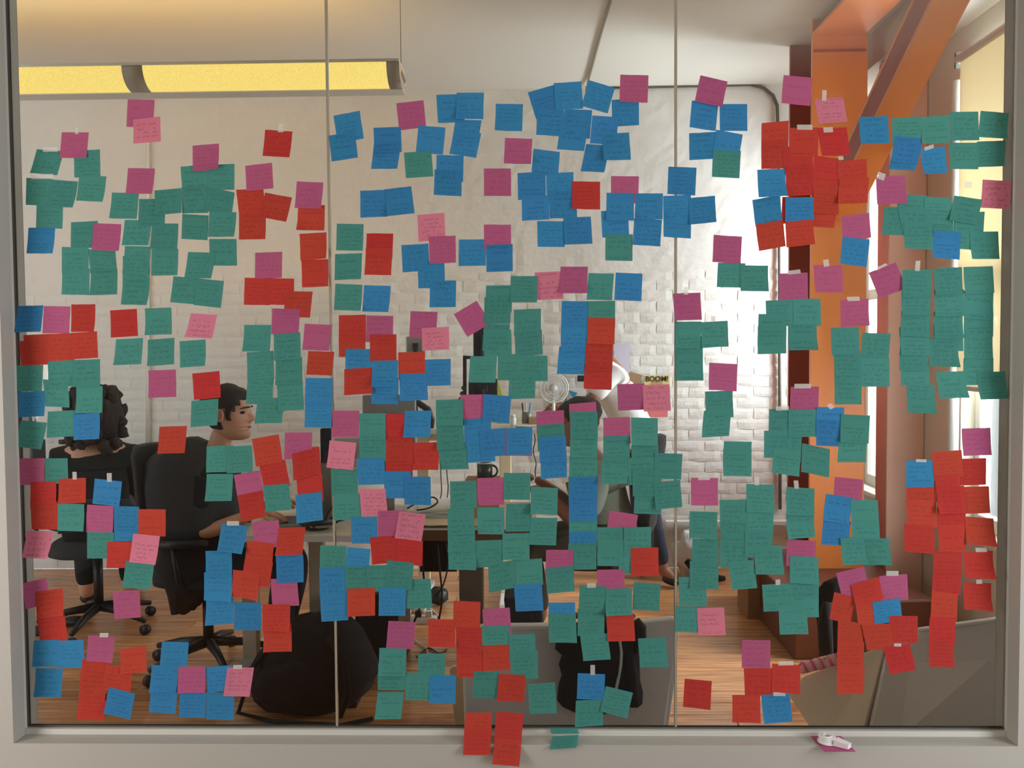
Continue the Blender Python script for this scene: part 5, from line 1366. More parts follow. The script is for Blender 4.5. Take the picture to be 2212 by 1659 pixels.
# --- seated man at the left desk (profile to the right)
MY = 1.72                                     # his depth
hx = at(500, 900, MY).x
chin = Vector((hx - .01, MY, at(540, 955, MY).z + .012))
man = thing('person', (hx - .06, MY, 0), 'person with short dark hair and black t-shirt seated in profile, typing at the desk', 'person', 'people in the far room')
sh = chin.z - .105
bx = hx - .115
body = {'hip': ((bx - .06, MY, .56), (.15, .11)), 'waist': ((bx - .04, MY, .72), (.15, .10)), 'chest': ((bx, MY, sh - .13), (.165, .115)), 'up': ((bx + .02, MY, sh - .03), (.12, .08)), 'neck': ((bx + .045, MY, sh + .055), .056), 'nk2': ((hx - .035, MY, chin.z + .06), .056),
        'ls': ((bx + .02, MY - .165, sh - .055), .058), 'le': ((bx + .02, MY - .21, sh - .32), .043), 'lw': ((bx + .28, MY - .16, .795), .027),
        'rs': ((bx + .02, MY + .165, sh - .055), .058), 're': ((bx + .05, MY + .21, sh - .31), .043), 'rw': ((bx + .34, MY + .12, .80), .027),
        'lh': ((bx - .02, MY - .10, .54), .085), 'lk': ((bx + .40, MY - .13, .53), .062), 'la': ((bx + .36, MY - .13, .10), .042), 'lt': ((bx + .50, MY - .13, .045), .036),
        'rh': ((bx - .02, MY + .10, .54), .085), 'rk': ((bx + .40, MY + .13, .53), .062), 'ra': ((bx + .30, MY + .13, .10), .042), 'rt': ((bx + .44, MY + .13, .045), .036)}
BE = [('hip', 'waist'), ('waist', 'chest'), ('chest', 'up'), ('up', 'neck'), ('neck', 'nk2'), ('up', 'ls'), ('ls', 'le'), ('le', 'lw'), ('up', 'rs'), ('rs', 're'), ('re', 'rw'),
      ('hip', 'lh'), ('lh', 'lk'), ('lk', 'la'), ('la', 'lt'), ('hip', 'rh'), ('rh', 'rk'), ('rk', 'ra'), ('ra', 'rt')]
def dress(person, body, sm, tm, shoe, mskin, sleeve=.55, inflate=.016):
    skin('body', body, BE, mskin, person, 2, 'hip')
    L = lambda a, b, t: tuple(Vector(body[a][0]).lerp(Vector(body[b][0]), t))
    def g(k, d=inflate):
        r = body[k][1]; r = r if isinstance(r, tuple) else (r, r); return (body[k][0], (r[0] + d, r[1] + d))
    J = {k: g(k) for k in ('waist', 'chest', 'up', 'ls', 'rs')}
    J['h'] = (L('waist', 'hip', .8), tuple(q + inflate for q in body['hip'][1])); J['n'] = (L('up', 'neck', .55), (.078, .078))
    J['l1'] = (L('ls', 'le', sleeve), .062); J['r1'] = (L('rs', 're', sleeve), .062)
    skin('shirt', J, [('h', 'waist'), ('waist', 'chest'), ('chest', 'up'), ('up', 'n'), ('up', 'ls'), ('ls', 'l1'), ('up', 'rs'), ('rs', 'r1')], sm, person, 2, 'waist')
    J = {k: g(k, .014) for k in ('hip', 'lh', 'lk', 'rh', 'rk')}
    J['w'] = (L('hip', 'waist', .45), tuple(q * .96 + .012 for q in body['waist'][1]))
    J['la'] = (L('lk', 'la', .94), .058); J['ra'] = (L('rk', 'ra', .94), .058)
    skin('trousers', J, [('hip', 'w'), ('hip', 'lh'), ('lh', 'lk'), ('lk', 'la'), ('hip', 'rh'), ('rh', 'rk'), ('rk', 'ra')], tm, person, 2, 'hip')
    for s_ in 'lr':
        a, b = Vector(body[s_ + 'a'][0]), Vector(body[s_ + 't'][0])
        skin('shoe', {'a': (a - Vector((0, 0, .03)), (.046, .044)), 'b': (a.lerp(b, .5) - Vector((0, 0, .02)), (.046, .036)), 'c': (b + (b - a).normalized() * .03, (.042, .030))}, [('a', 'b'), ('b', 'c')], shoe, person, 2, 'a')
dress(man, body, 'black_cloth', 'jeans', 'black_plastic', 'skin_light', .62)
head(man, chin, .262, 0.0, 'skin_light', 'hair_dark', 'short')
hand('hand', body['lw'][0], (1, .15, -.12), (0, 0, -1), 'skin_light', man, .35)
hand('hand', body['rw'][0], (1, -.1, -.12), (0, 0, -1), 'skin_light', man, .35)
office_chair((bx - .02, MY, 0), 0.0, 'office chair under the man in the black t-shirt with a jacket over its back')
# grey jacket hanging over the back of his chair
jx0, jx1 = at(303, 1000, MY - .1).x, at(415, 1000, MY - .1).x
jk = MB(); rings = []
for z, w0, w1, dy in ((at(300, 1315, MY).z, .12, .05, .10), (at(300, 1250, MY).z, .10, .34, .24), (.55, .02, .42, .27), (.75, .01, .44, .27), (.92, .0, .42, .26), (1.03, .03, .36, .24), (1.10, .10, .28, .16), (1.13, .16, .22, .08)):
    xa, xb = jx0 + w0, jx0 + w1
    if xb <= xa: xb = xa + .09
    rings.append([Vector(((xa + xb) / 2 + (xb - xa) / 2 * math.copysign(abs(math.cos(a)) ** .8, math.cos(a)), MY + dy * math.sin(a), z)) + Vector((noise.noise(Vector((a * 2, z * 7, 0))), noise.noise(Vector((a * 2, z * 7, 5))), 0)) * .03 for a in (2 * math.pi * i / 28 for i in range(28))])
jo = jk.loft(rings).build('draped_jacket', 'charcoal_cloth', smooth=True)
tag(jo, 'charcoal jacket draped over the back of the seated man\'s office chair', 'jacket')

# --- woman at far left seen from behind
WY = 2.35
wx = at(205, 900, WY).x
wz = at(200, 938, WY).z
wo = thing('person', (wx, WY, 0), 'person with bushy dark hair and speckled black cardigan seated with back turned at far left', 'person', 'people in the far room')
fwd = Vector((-.35, .94, 0)); sd = Vector((.94, .35, 0))
def bp(f, s, z): return tuple(Vector((wx, WY, z)) + fwd * f + sd * s)
s0 = wz - .07
wb_ = {'hip': (bp(-.02, 0, .56), (.17, .13)), 'waist': (bp(0, 0, .72), (.15, .12)), 'chest': (bp(.02, 0, s0 - .13), (.165, .12)), 'up': (bp(.02, 0, s0 - .03), (.13, .09)), 'neck': (bp(.03, 0, s0 + .05), .055), 'nk2': (bp(.05, 0, s0 + .14), .055),
       'ls': (bp(.02, -.17, s0 - .06), .06), 'le': (bp(.10, -.22, s0 - .32), .046), 'lw': (bp(.33, -.17, .80), .028), 'rs': (bp(.02, .17, s0 - .06), .06), 're': (bp(.10, .22, s0 - .32), .046), 'rw': (bp(.33, .15, .80), .028),
       'lh': (bp(.02, -.1, .54), .09), 'lk': (bp(.42, -.12, .53), .065), 'la': (bp(.40, -.12, .1), .042), 'lt': (bp(.54, -.12, .045), .035), 'rh': (bp(.02, .1, .54), .09), 'rk': (bp(.42, .12, .53), .065), 'ra': (bp(.40, .12, .1), .042), 'rt': (bp(.54, .12, .045), .035)}
dress(wo, wb_, 'black_cloth', 'black_cloth', 'black_plastic', 'skin_light', .98, .03)
head(wo, bp(.05, 0, wz), .24, math.atan2(fwd.y, fwd.x), 'skin_light', 'hair_brown', 'long')
hb = MB().ball(bp(-.01, 0, wz + .10), .145, .14, .165, 20, 14, .35, 3)
rh = random.Random(5)
for k in range(46):
    t_, f_ = rh.uniform(-1.9, 1.9), rh.uniform(-.10, .26); rr = .135 * math.sqrt(max(.1, 1 - ((f_ - .08) / .2) ** 2)) + .012
    hb.ball(bp(-rr * math.cos(t_) - .01, rr * math.sin(t_), wz + f_), .034, .034, .036, 8, 6, .5, k)
hb.build('curls', 'hair_brown', wo, smooth=True)
hand('hand', wb_['lw'][0], (-.3, 1, -.1), (0, 0, -1), 'skin_light', wo, .3)
hand('hand', wb_['rw'][0], (-.4, 1, -.1), (0, 0, -1), 'skin_light', wo, .3)
office_chair((wx + .02, WY - .05, 0), math.atan2(fwd.y, fwd.x), 'office chair under the person with bushy hair at far left', bk=.35)

# --- seated person in grey green shirt, facing left
GY = 2.05
gx = at(1268, 900, GY).x
gz = at(1260, 962, GY).z
gp = thing('person', (gx, GY, 0), 'person with black hair and grey green t-shirt seated behind the tall column of teal notes', 'person', 'people in the far room')
gs = gz - .09
def gp_(x, y, z): return (gx + x, GY + y, z)
gb = {'hip': (gp_(.12, 0, .57), (.17, .14)), 'waist': (gp_(.11, 0, .74), (.16, .125)), 'chest': (gp_(.07, 0, gs - .14), (.17, .13)), 'up': (gp_(.03, 0, gs - .03), (.13, .09)), 'neck': (gp_(0, 0, gs + .05), .058), 'nk2': (gp_(-.02, 0, gs + .14), .058),
      'ls': (gp_(.03, -.18, gs - .06), .062), 'le': (gp_(-.03, -.23, gs - .31), .047), 'lw': (gp_(-.24, -.12, .84), .028), 'rs': (gp_(.03, .18, gs - .06), .062), 're': (gp_(-.05, .22, gs - .28), .047), 'rw': (gp_(-.27, .14, .86), .028),
      'lh': (gp_(.08, -.1, .55), .09), 'lk': (gp_(-.32, -.14, .54), .066), 'la': (gp_(-.28, -.14, .1), .043), 'lt': (gp_(-.42, -.14, .045), .036), 'rh': (gp_(.08, .1, .55), .09), 'rk': (gp_(-.32, .13, .54), .066), 'ra': (gp_(-.24, .13, .1), .043), 'rt': (gp_(-.38, .13, .045), .036)}
dress(gp, gb, 'grey_green_cloth', 'olive_cloth', 'black_plastic', 'skin_brown', .75, .03)
head(gp, gp_(-.03, 0, gz), .245, math.pi - .15, 'skin_brown', 'hair_dark', 'short', .12)
hand('hand', gb['lw'][0], (-1, .1, 0), (0, 0, -1), 'skin_brown', gp, .4)
hand('hand', gb['rw'][0], (-1, -.1, 0), (0, 0, -1), 'skin_brown', gp, .4)
office_chair((gx + .08, GY, 0), math.pi, 'office chair with dark seat under the person in the grey green t-shirt')

# --- standing person in white shirt by the back desk
SY = 3.28
sx = at(1372, 1000, SY).x
tx = at(1312, 800, SY).x
sz = at(1312, 782, SY).z
st = thing('person', (sx, SY, 0), 'person in white shirt and dark jeans standing and leaning toward the back desk', 'person', 'people in the far room')
hipx = at(1385, 1060, SY).x
sb = {'hip': ((hipx, SY, .90), (.15, .115)), 'waist': ((hipx - .05, SY, 1.07), (.14, .11)), 'chest': ((tx + .04, SY, sz - .17), (.16, .12)), 'up': ((tx, SY, sz - .05), (.12, .09)), 'neck': ((tx - .04, SY, sz + .03), .056), 'nk2': ((tx - .08, SY, sz + .10), .056),
      'ls': ((tx - .0, SY - .17, sz - .07), .058), 'le': ((tx - .14, SY - .22, sz - .27), .042), 'lw': ((at(1215, 876, SY - .2).x + .02, SY - .22, at(1215, 876, SY - .2).z), .027),
      'rs': ((tx, SY + .17, sz - .07), .058), 're': ((tx - .12, SY + .2, sz - .3), .042), 'rw': ((tx - .34, SY + .12, 1.14), .027),
      'lh': ((hipx + .01, SY - .09, .86), .088), 'lk': ((sx + .08, SY - .10, .48), .062), 'la': ((at(1428, 1200, SY).x, SY - .10, .10), .042), 'lt': ((at(1442, 1232, SY).x + .03, SY - .16, .045), .035),
      'rh': ((hipx + .01, SY + .09, .86), .088), 'rk': ((sx + .05, SY + .10, .48), .062), 'ra': ((sx + .10, SY + .12, .10), .042), 'rt': ((sx + .04, SY + .08, .045), .035)}
dress(st, sb, 'white_cloth', 'jeans', 'black_plastic', 'skin_brown', .8, .026)
head(st, (tx - .10, SY, sz + .06), .24, math.pi, 'skin_brown', 'hair_dark', 'short', .2)
hand('hand', sb['lw'][0], (-1, -.1, .1), (0, 0, -1), 'skin_brown', st, .6)
hand('hand', sb['rw'][0], (-1, 0, -.2), (0, 0, -1), 'skin_brown', st, .5)

# ------------------------------------------------------------------ desks
def desk(name, label, x0, x1, y0, y1, z, mtop, medge, mleg, legs, th=.03, foot=True):
    t = thing('desk', ((x0 + x1) / 2, (y0 + y1) / 2, 0), label, 'desk', 'desks of the far room')
    box(x0, x1, y0 + .006, y1, z - th, z).build('desktop', mtop, t, bevel=.003)
    box(x0, x1, y0, y0 + .006, z - th - (.02 if medge == 'brown_wood' else 0), z - .002).build('edge_band', medge, t)
    for lx in legs:
        yc = (y0 + y1) / 2
        box(lx - .035, lx + .035, yc - .03, yc + .03, .05, z - th).build('leg', mleg, t, bevel=.004)
        if foot: box(lx - .035, lx + .035, y0 + .05, y1 - .05, .0, .05).build('foot', 'white_plastic', t, bevel=.006)
    box(min(legs), max(legs), (y0 + y1) / 2 - .02, (y0 + y1) / 2 + .02, z - th - .07, z - th - .02).build('crossbar', mleg, t)
    return t
D1Y = 1.36
x1a = at(505, 1160, D1Y).x; x1b = at(845, 1160, D1Y).x
d1 = desk('desk', 'white topped desk in front of the seated man', x1a, x1b, D1Y, D1Y + .78, .73, 'white_laminate', 'white_plastic', 'white_laminate', (at(685, 1200, D1Y + .39).x, at(540, 1200, D1Y + .39).x))
fx0, fx1 = at(708, 1470, 1.5).x, at(818, 1470, 1.5).x
box(fx0, fx1, 1.50, 1.54, .01, .075).build('desk_foot_rail', 'white_plastic', d1, bevel=.004)
x2a, x2b = at(850, 1150, 1.42).x, at(1160, 1150, 1.42).x
d2 = desk('desk', 'cream desk with dark brown edge in the middle of the far room', x2a, x2b, 1.40, 2.1, .745, 'white_laminate', 'brown_wood', 'taupe_metal', (at(1018, 1300, 1.75).x, x2b - .08), foot=False)
bb = at(1018, 1300, 1.42)
box(bb.x - .055, bb.x + .055, 1.43, 1.49, 0.0, .70).build('front_leg', 'taupe_metal', d2, bevel=.005)
x3a, x3b = at(880, 930, 2.9).x, at(1205, 930, 2.9).x
d3 = desk('desk', 'tall white standing desk along the back brick wall', x3a, x3b, 2.55, 3.2, at(1050, 926, 2.55).z, 'white_laminate', 'white_plastic', 'pale_wood', (at(1092, 1000, 2.9).x, x3a + .1))
d4 = desk('desk', 'dark desk at the far left beyond the bushy haired person', -3.7, -2.55, 2.95, 3.55, .76, 'brown_wood', 'brown_wood', 'black_plastic', (-3.4, -2.65), foot=False)
D3Z = at(1050, 926, 2.55).z

# ------------------------------------------------------------------ things on and around the desks
def monitor(px0, px1, py0, py1, y, label, mback='screen_back', yawd=0, stand_z=None, pole=None):
    a, b = at(px0, py0, y), at(px1, py1, y)
    t = thing('monitor', ((a.x + b.x) / 2, y, stand_z if stand_z is not None else b.z), label, 'monitor', 'monitors in the far room')
    cx, cz, ww, hh = (a.x + b.x) / 2, (a.z + b.z) / 2, b.x - a.x, a.z - b.z
    M = Matrix.Translation((cx, y, cz)) @ Matrix.Rotation(R(yawd), 4, 'Z')
    MB().obox(M, ww, .025, hh).build('housing', mback, t, bevel=.008)
    MB().obox(M @ Matrix.Translation((0, .0135, 0)), ww - .02, .003, hh - .02).build('screen', 'screen_dark', t)
    MB().obox(M @ Matrix.Translation((0, -.02, 0)), ww * .3, .02, hh * .35).build('rear_hub', 'black_plastic', t, bevel=.004)
    if pole is not None:
        MB().cyl((cx, y - .035, pole), (cx, y - .035, cz), .012).build('pole', 'black_plastic', t, smooth=True)
        box(cx - .04, cx + .04, y - .075, y + .0, pole, pole + .01).build('clamp', 'black_plastic', t)
    if stand_z is not None:
        MB().beam((cx, y - .03, cz), (cx, y - .03, stand_z + .012), .05, .012, (0, 1, 0)).build('stand', 'steel', t)
        box(cx - .1, cx + .1, y - .11, y + .08, stand_z, stand_z + .012).build('stand_base', 'steel', t, bevel=.004)
    return t
monitor(783, 900, 853, 985, 1.95, 'grey backed monitor above the desk, its brand mark hidden by notes', stand_z=.73)
monitor(692, 724, 925, 1072, 1.78, 'dark monitor seen edge on at the end of the white topped desk', 'navy_cloth', 0, stand_z=.73)
monitor(712, 800, 944, 1010, 2.0, 'white backed computer display behind the dark monitor', 'white_plastic', 0, stand_z=.73)
monitor(877, 920, 727, 772, 2.9, 'small black framed screen mounted high on the brick wall side', 'screen_back', pole=D3Z)
monitor(1022, 1062, 700, 772, 2.85, 'tilted dark screen high up behind the magenta diamond note', 'screen_dark', 12, pole=D3Z)
monitor(1012, 1075, 818, 862, 2.80, 'dark flat screen on the perforated black display mount', 'navy_cloth', 0, pole=D3Z)
arm = thing('display_mount', at(1004, 900, 2.8), 'black perforated display mount post on the standing desk', 'mount')
p0, p1 = at(1004, 930, 2.8), at(1004, 768, 2.8)
MB().beam(Vector((p0.x, 2.8, D3Z)), p1, .022, .012, (0, 1, 0)).build('post', 'black_plastic', arm)
MB().beam(p1 + Vector((0, 0, -.012)), p1 + Vector((.09, 0, -.012)), .02, .02).build('top_bracket', 'black_plastic', arm)
for k in range(3):
    c_ = at(1001 - 3 * k, 838 + 12 * k, 2.79); MB().ball(c_, .014, .014, .014, 8, 6).build('clamp_knob', 'black_plastic', arm)
fa = thing('display_mount', at(910, 900, 2.6), 'black jointed display mount folded above the standing desk', 'mount')
pp = [at(878, 878, 2.6), at(900, 868, 2.6), at(925, 885, 2.6), at(934, 905, 2.6), at(932, 935, 2.6)]
pp[-1].z = D3Z
MB().tube(pp, [.012, .02, .02, .016, .014], 8).build('folded_arm', 'black_plastic', fa, smooth=True)

# fan
fc = at(1196, 838, 2.95)
fan = thing('desk_fan', Vector((fc.x, 2.95, D3Z)), 'white round desk fan standing on the standing desk against the wall', 'fan')
for k in range(5):
    rr = (.02, .04, .06, .078, .09)[k]
    MB().tube([fc + Vector((rr * math.cos(a), -.03 + .012 * (k == 4), rr * math.sin(a))) for a in (2 * math.pi * i / 28 for i in range(29))], .0018 if k < 4 else .004, 6, cap=False).build('guard_ring', 'white_plastic', fan, smooth=True)
for k in range(28):
    a = 2 * math.pi * k / 28
    MB().tube([fc + Vector((.02 * math.cos(a), -.032, .02 * math.sin(a))), fc + Vector((.09 * math.cos(a), -.018, .09 * math.sin(a)))], .001, 4).build('guard_wire', 'white_plastic', fan)
MB().cyl(fc + Vector((0, -.036, 0)), fc + Vector((0, .06, 0)), .024, 18).build('hub', 'white_plastic', fan, smooth=True)
for k in range(4):
    a = math.pi / 2 * k + .4; d_ = Vector((math.cos(a), 0, math.sin(a))); n_ = Vector((-d_.z, 0, d_.x))
    MB().prism([fc + d_ * .02 - n_ * .012, fc + d_ * .078 - n_ * .03, fc + d_ * .08 + n_ * .02, fc + d_ * .02 + n_ * .01], (0, .004, 0)).build('blade', 'clear_plastic', fan)
MB().cyl(Vector((fc.x, 2.99, D3Z)), Vector((fc.x, 2.99, fc.z)), .010).build('pole', 'white_plastic', fan)
MB().loft([[Vector((fc.x + r_ * math.cos(a), 2.97 + r_ * math.sin(a), z_)) for a in (2 * math.pi * i / 20 for i in range(20))] for r_, z_ in ((.07, D3Z), (.065, D3Z + .012), (.02, D3Z + .02))]).build('base', 'white_plastic', fan, smooth=True)

def can(name, c, r, h, m, label, cat, cap=None, caph=.02, capm='black_plastic', grp=None):
    o = thing(name, c, label, cat, grp); c = Vector(c)
    prof = [(r * .94, 0), (r, .006), (r, h * .8), (r * .92, h * .92), (r * .6, h)]
    MB().loft([[c + Vector((q * math.cos(a), q * math.sin(a), z)) for a in (2 * math.pi * i / 18 for i in range(18))] for q, z in prof]).build('body', m, o, smooth=True)
    if cap: MB().cyl(c + Vector((0, 0, h)), c + Vector((0, 0, h + caph)), r * cap, 16).build('cap', capm, o, smooth=True)
    return o
def on(px, y, z): p = at(px, 900, y); return Vector((p.x, y, z))
can('pill_bottle', on(1108, 2.62, D3Z), .018, .06, 'white_plastic', 'small white bottle standing on the edge of the standing desk', 'bottle', .75, .015, 'white_plastic')
can('pen_cup', on(1138, 2.75, D3Z), .03, .08, 'grey_metal', 'dark pen cup beside the small white bottle', 'cup')
for k in range(3):
    tag(MB().cyl(on(1132 + 5 * k, 2.75, D3Z + .02), on(1128 + 9 * k, 2.75, D3Z + .135), .004, 8).build('pen', ('ink_black', 'white_plastic', 'blue_flag')[k], smooth=True), ('black pen leaning in the dark pen cup', 'white pen leaning in the dark pen cup', 'blue pen leaning in the dark pen cup')[k], 'pen')
a = on(1162, 2.7, D3Z)
bx_ = box(a.x - .055, a.x + .055, 2.64, 2.75, D3Z, D3Z + .055).build('small_carton', 'cardboard', bevel=.002); tag(bx_, 'small beige carton under the reaching hand on the standing desk', 'box')
for k in range(4):
    c_ = on(1150, 2.64, D3Z + .002 * k)
    mm_ = MB(); mm_.obox(Matrix.Translation((c_.x, 2.66, D3Z + .003 + .0035 * k)) @ Matrix.Rotation(.15 * (k - 1.5), 4, 'Z'), .21, .12, .003)
    if k == 0: tag(mm_.build('paper_stack', 'paper'), 'loose white papers on the standing desk below the beige carton', 'papers')
    else: tag(mm_.build('paper_sheet', 'paper'), ('second sheet of the loose papers under the beige carton', 'third sheet of the loose papers under the beige carton', 'top sheet of the loose papers under the beige carton')[k - 1], 'papers')
# bangle / spectacles held
hc = at(1190, 872, SY - .28)
tag(MB().tube([hc + Vector((.028 * math.cos(a), .004, .02 * math.sin(a))) for a in (2 * math.pi * i / 20 for i in range(21))], .003, 6, cap=False).build('cable_loop', 'steel', smooth=True), 'small grey wire loop held in the reaching hand', 'cable')
# ring binders / lime folder
lf = at(1081, 842, 2.9)
tag(MB().prism([lf + Vector((-.014, 0, .06)), Vector((lf.x + .06, lf.y, D3Z)), Vector((lf.x - .02, lf.y, D3Z))], (0, .03, 0)).build('lime_folder', 'lime'), 'lime green wedge shaped folder beside the dark flat screen', 'folder')
# mug on the middle desk
mg = on(1046, 1.62, .745); mz = at(1046, 1034, 1.62).z
mug = thing('mug', (mg.x, 1.62, .745), 'dark green mug standing on a carton on the cream desk', 'mug')
c_ = Vector((mg.x, 1.62, mz))
annulus(c_, .031, .036, .075).build('wall', 'mug_green', mug, smooth=True)
MB().cyl(c_, c_ + Vector((0, 0, .006)), .035, 24).build('bottom', 'mug_green', mug)
annulus(c_ + Vector((0, 0, .073)), .0308, .0364, .004).build('rim', 'white_plastic', mug, smooth=True)
MB().tube([c_ + Vector((.034 + .026 * math.sin(a), 0, .037 + .026 * math.cos(a))) for a in (math.pi * k / 8 for k in range(9))], .005, 8).build('handle', 'mug_green', mug, smooth=True)
mb_ = box(c_.x - .09, c_.x + .07, 1.56, 1.72, .745, mz).build('carton', 'cardboard', bevel=.003); tag(mb_, 'low carton under the dark green mug on the cream desk', 'box')
# papers, laptop, keyboard, cables on the middle/left desks
BKL = ('topmost', 'second from top', 'third from top', 'third from bottom', 'second from bottom', 'bottom')[::-1]
for k in range(6):
    c_ = at(948, 1075, 1.75); z_ = .745 + .009 * k + .0045
    o = MB().obox(Matrix.Translation((c_.x, 1.75, z_ )) @ Matrix.Rotation(rnd.uniform(-.2, .2), 4, 'Z'), .21, .29, .008).build('booklet', 'paper')
    tag(o, 'white booklet on the cream desk, %s of its stack' % BKL[k], 'booklet', 'booklets stacked on the cream desk')
ps = MB(); c_ = at(985, 1100, 1.6); n = 8; c_.x -= .02
ps.add([Vector((c_.x + (i / n - .5) * .34, 1.50 + (j / n - .5) * .15, .747 + .012 + .014 * noise.noise(Vector((i * .7, j * .7, 3))))) for j in range(n + 1) for i in range(n + 1)], [(j * (n + 1) + i, j * (n + 1) + i + 1, (j + 1) * (n + 1) + i + 1, (j + 1) * (n + 1) + i) for j in range(n) for i in range(n)])
o = ps.build('crumpled_paper_bag', 'pale_wood', smooth=True); so = o.modifiers.new('t', 'SOLIDIFY'); so.thickness = .004
tag(o, 'crumpled cream paper lying on the cream desk', 'paper')
lp = thing('laptop', on(640, 1.6, .73), 'thin laptop under the seated man\'s hands on the white topped desk', 'laptop')
lx = at(640, 1120, 1.62).x
box(lx - .12, lx + .16, 1.52, 1.74, .73, .745).build('base', 'screen_back', lp, bevel=.003)
MB().beam((lx + .17, 1.63, .745), (lx + .24, 1.63, .93), .22, .008, (1, 0, 0)).build('lid', 'screen_back', lp)
box(lx - .09, lx + .10, 1.54, 1.72, .745, .7465).build('keys', 'black_plastic', lp)
hp = at(685, 1110, 1.5)
bw = MB(); bw.loft([[Vector((hp.x + r_ * math.cos(a), 1.5 + r_ * math.sin(a), .73 + z_)) for a in (2 * math.pi * i / 24 for i in range(24))] for r_, z_ in ((.05, 0), (.085, .03), (.095, .055), (.09, .055), (.05, .02))])
tag(bw.build('black_bowl', 'black_plastic', smooth=True), 'black bowl like headphone stand on the white topped desk', 'bowl')
tag(MB().tube([at(670, 1138, 1.42) + Vector((.02 * k, .01 * math.sin(k * 2), .002 * math.sin(k * 3))) for k in range(6)], .006, 6).build('key_bunch', 'steel', smooth=True), 'small bunch of keys near the front edge of the white topped desk', 'keys')
def cable(pts, r, m, label, y=None):
    # smooth path through the points
    P_ = [Vector(p) for p in pts]; out = []
    for i in range(len(P_) - 1):
        a0 = P_[max(i - 1, 0)]; a1 = P_[i]; a2 = P_[i + 1]; a3 = P_[min(i + 2, len(P_) - 1)]
        for k in range(5):
            t = k / 5; out.append(.5 * (2 * a1 + (a2 - a0) * t + (2 * a0 - 5 * a1 + 4 * a2 - a3) * t * t + (3 * a1 - a0 - 3 * a2 + a3) * t ** 3))
    out.append(P_[-1])
    return tag(MB().tube(out, r, 6).build('cable', m, smooth=True), label, 'cable')
cable([at(x, y, 1.55) for x, y in ((700, 1130), (712, 1100), (735, 1090), (745, 1115), (720, 1135), (735, 1150), (760, 1142))], .004, 'black_plastic', 'black cable coiled on the white topped desk')
cable([at(x, y, 1.5) for x, y in ((880, 1098), (910, 1082), (935, 1074), (945, 1085), (925, 1098), (900, 1102))], .004, 'black_plastic', 'black cable looped in front of the stacked booklets')
for k, (pts, lab) in enumerate(((((952, 1020), (954, 1060), (950, 1080)), 'thin dark cable hanging left of the mug'), (((965, 1015), (968, 1050), (966, 1075)), 'second thin dark cable hanging left of the mug'))):
    pp_ = [at(x, y, 2.62) for x, y in pts]; cable([Vector((pp_[0].x, 2.62, D3Z - .031))] + pp_, .003, 'black_plastic', lab)
cable([at(x, y, YB - .03) for x, y in ((1152, 925), (1156, 950), (1152, 975), (1158, 1000), (1156, 1020), (1160, 1045))], .004, 'black_plastic', 'black cable hanging on the brick wall below the standing desk')
FZ = .006
cable([at(912, 1180, 1.5), at(914, 1230, 1.5), at(916, 1280, 1.5), at(900, 1330, 1.5), at(885, 1365, 1.5)], .005, 'black_plastic', 'thick black cable dropping under the cream desk, nearest the tower')
cable([at(945, 1175, 1.6), at(950, 1230, 1.6), at(955, 1290, 1.6), at(948, 1340, 1.6)], .005, 'black_plastic', 'thick black cable dropping under the cream desk, further right')
cable([at(962, 1170, 1.7), at(968, 1215, 1.7), at(958, 1262, 1.7), at(940, 1290, 1.7)], .004, 'black_plastic', 'thin black cable dropping behind the thick ones under the cream desk')
cable([atz(x, y, FZ) for x, y in ((900, 1420), (925, 1400), (950, 1412), (965, 1402))], .004, 'black_plastic', 'black cable lying on the floor near the magenta note')
cable([atz(x, y, FZ) for x, y in ((812, 1310), (835, 1330), (870, 1325), (905, 1318), (930, 1315), (952, 1335))], .005, 'white_plastic', 'white cable curving on the floor toward the power strip')
cable([atz(x, y, FZ) for x, y in ((890, 1378), (905, 1390), (920, 1400), (925, 1415))], .003, 'white_plastic', 'thin white cable trailing from the power strip')
pk = thing('power_strip', atz(905, 1345, 0), 'white power strip with plugs on the floor under the cream desk', 'power strip')
c_ = atz(905, 1345, 0)
box(c_.x - .10, c_.x + .10, c_.y - .03, c_.y + .03, 0, .035).build('strip_body', 'white_plastic', pk, bevel=.004)
for k in range(3): box(c_.x - .08 + .06 * k, c_.x - .045 + .06 * k, c_.y - .02, c_.y + .015, .035, .07).build('plug', ('white_plastic', 'black_plastic', 'white_plastic')[k], pk, bevel=.003)
c_ = atz(945, 1285, .06)
tag(MB().ball((c_.x, c_.y, .055), .07, .06, .05, 14, 8, .3, 2).build('cable_bundle', 'black_plastic', smooth=True), 'black bundle of chargers on the floor below the cream desk', 'cable bundle')
# network box and tower
tw = thing('computer_tower', atz(800, 1440, 0), 'black computer tower under the end of the white topped desk', 'computer')
ta = at(770, 1440, 1.62)
box(at(768, 1440, 1.6).x, at(862, 1440, 1.6).x, 1.6, 2.0, 0.0, .40).build('case', 'black_plastic', tw, bevel=.006)
box(at(775, 1440, 1.595).x, at(855, 1440, 1.595).x, 1.592, 1.601, .03, .38).build('front_panel', 'ink_black', tw, bevel=.003)
for k in range(5):
    xa = at(732, 1440, 1.24).x
    o = box(xa, xa + .075, 1.24, 1.40, .0 + .06 * k + .001, .06 * k + .056).build('bound_book', 'oxblood', bevel=.004)
    tag(o, 'dark red bound book beside the computer tower, %s of its pile' % ('bottom', 'second from bottom', 'middle', 'second from top', 'topmost')[k], 'book', 'dark red books piled on the floor')
# slate shelf / net under cream desk
box(at(905, 1180, 2.05).x, at(985, 1180, 2.05).x, 2.08, 2.10, .38, .70).build('modesty_panel', 'black_plastic', d2)
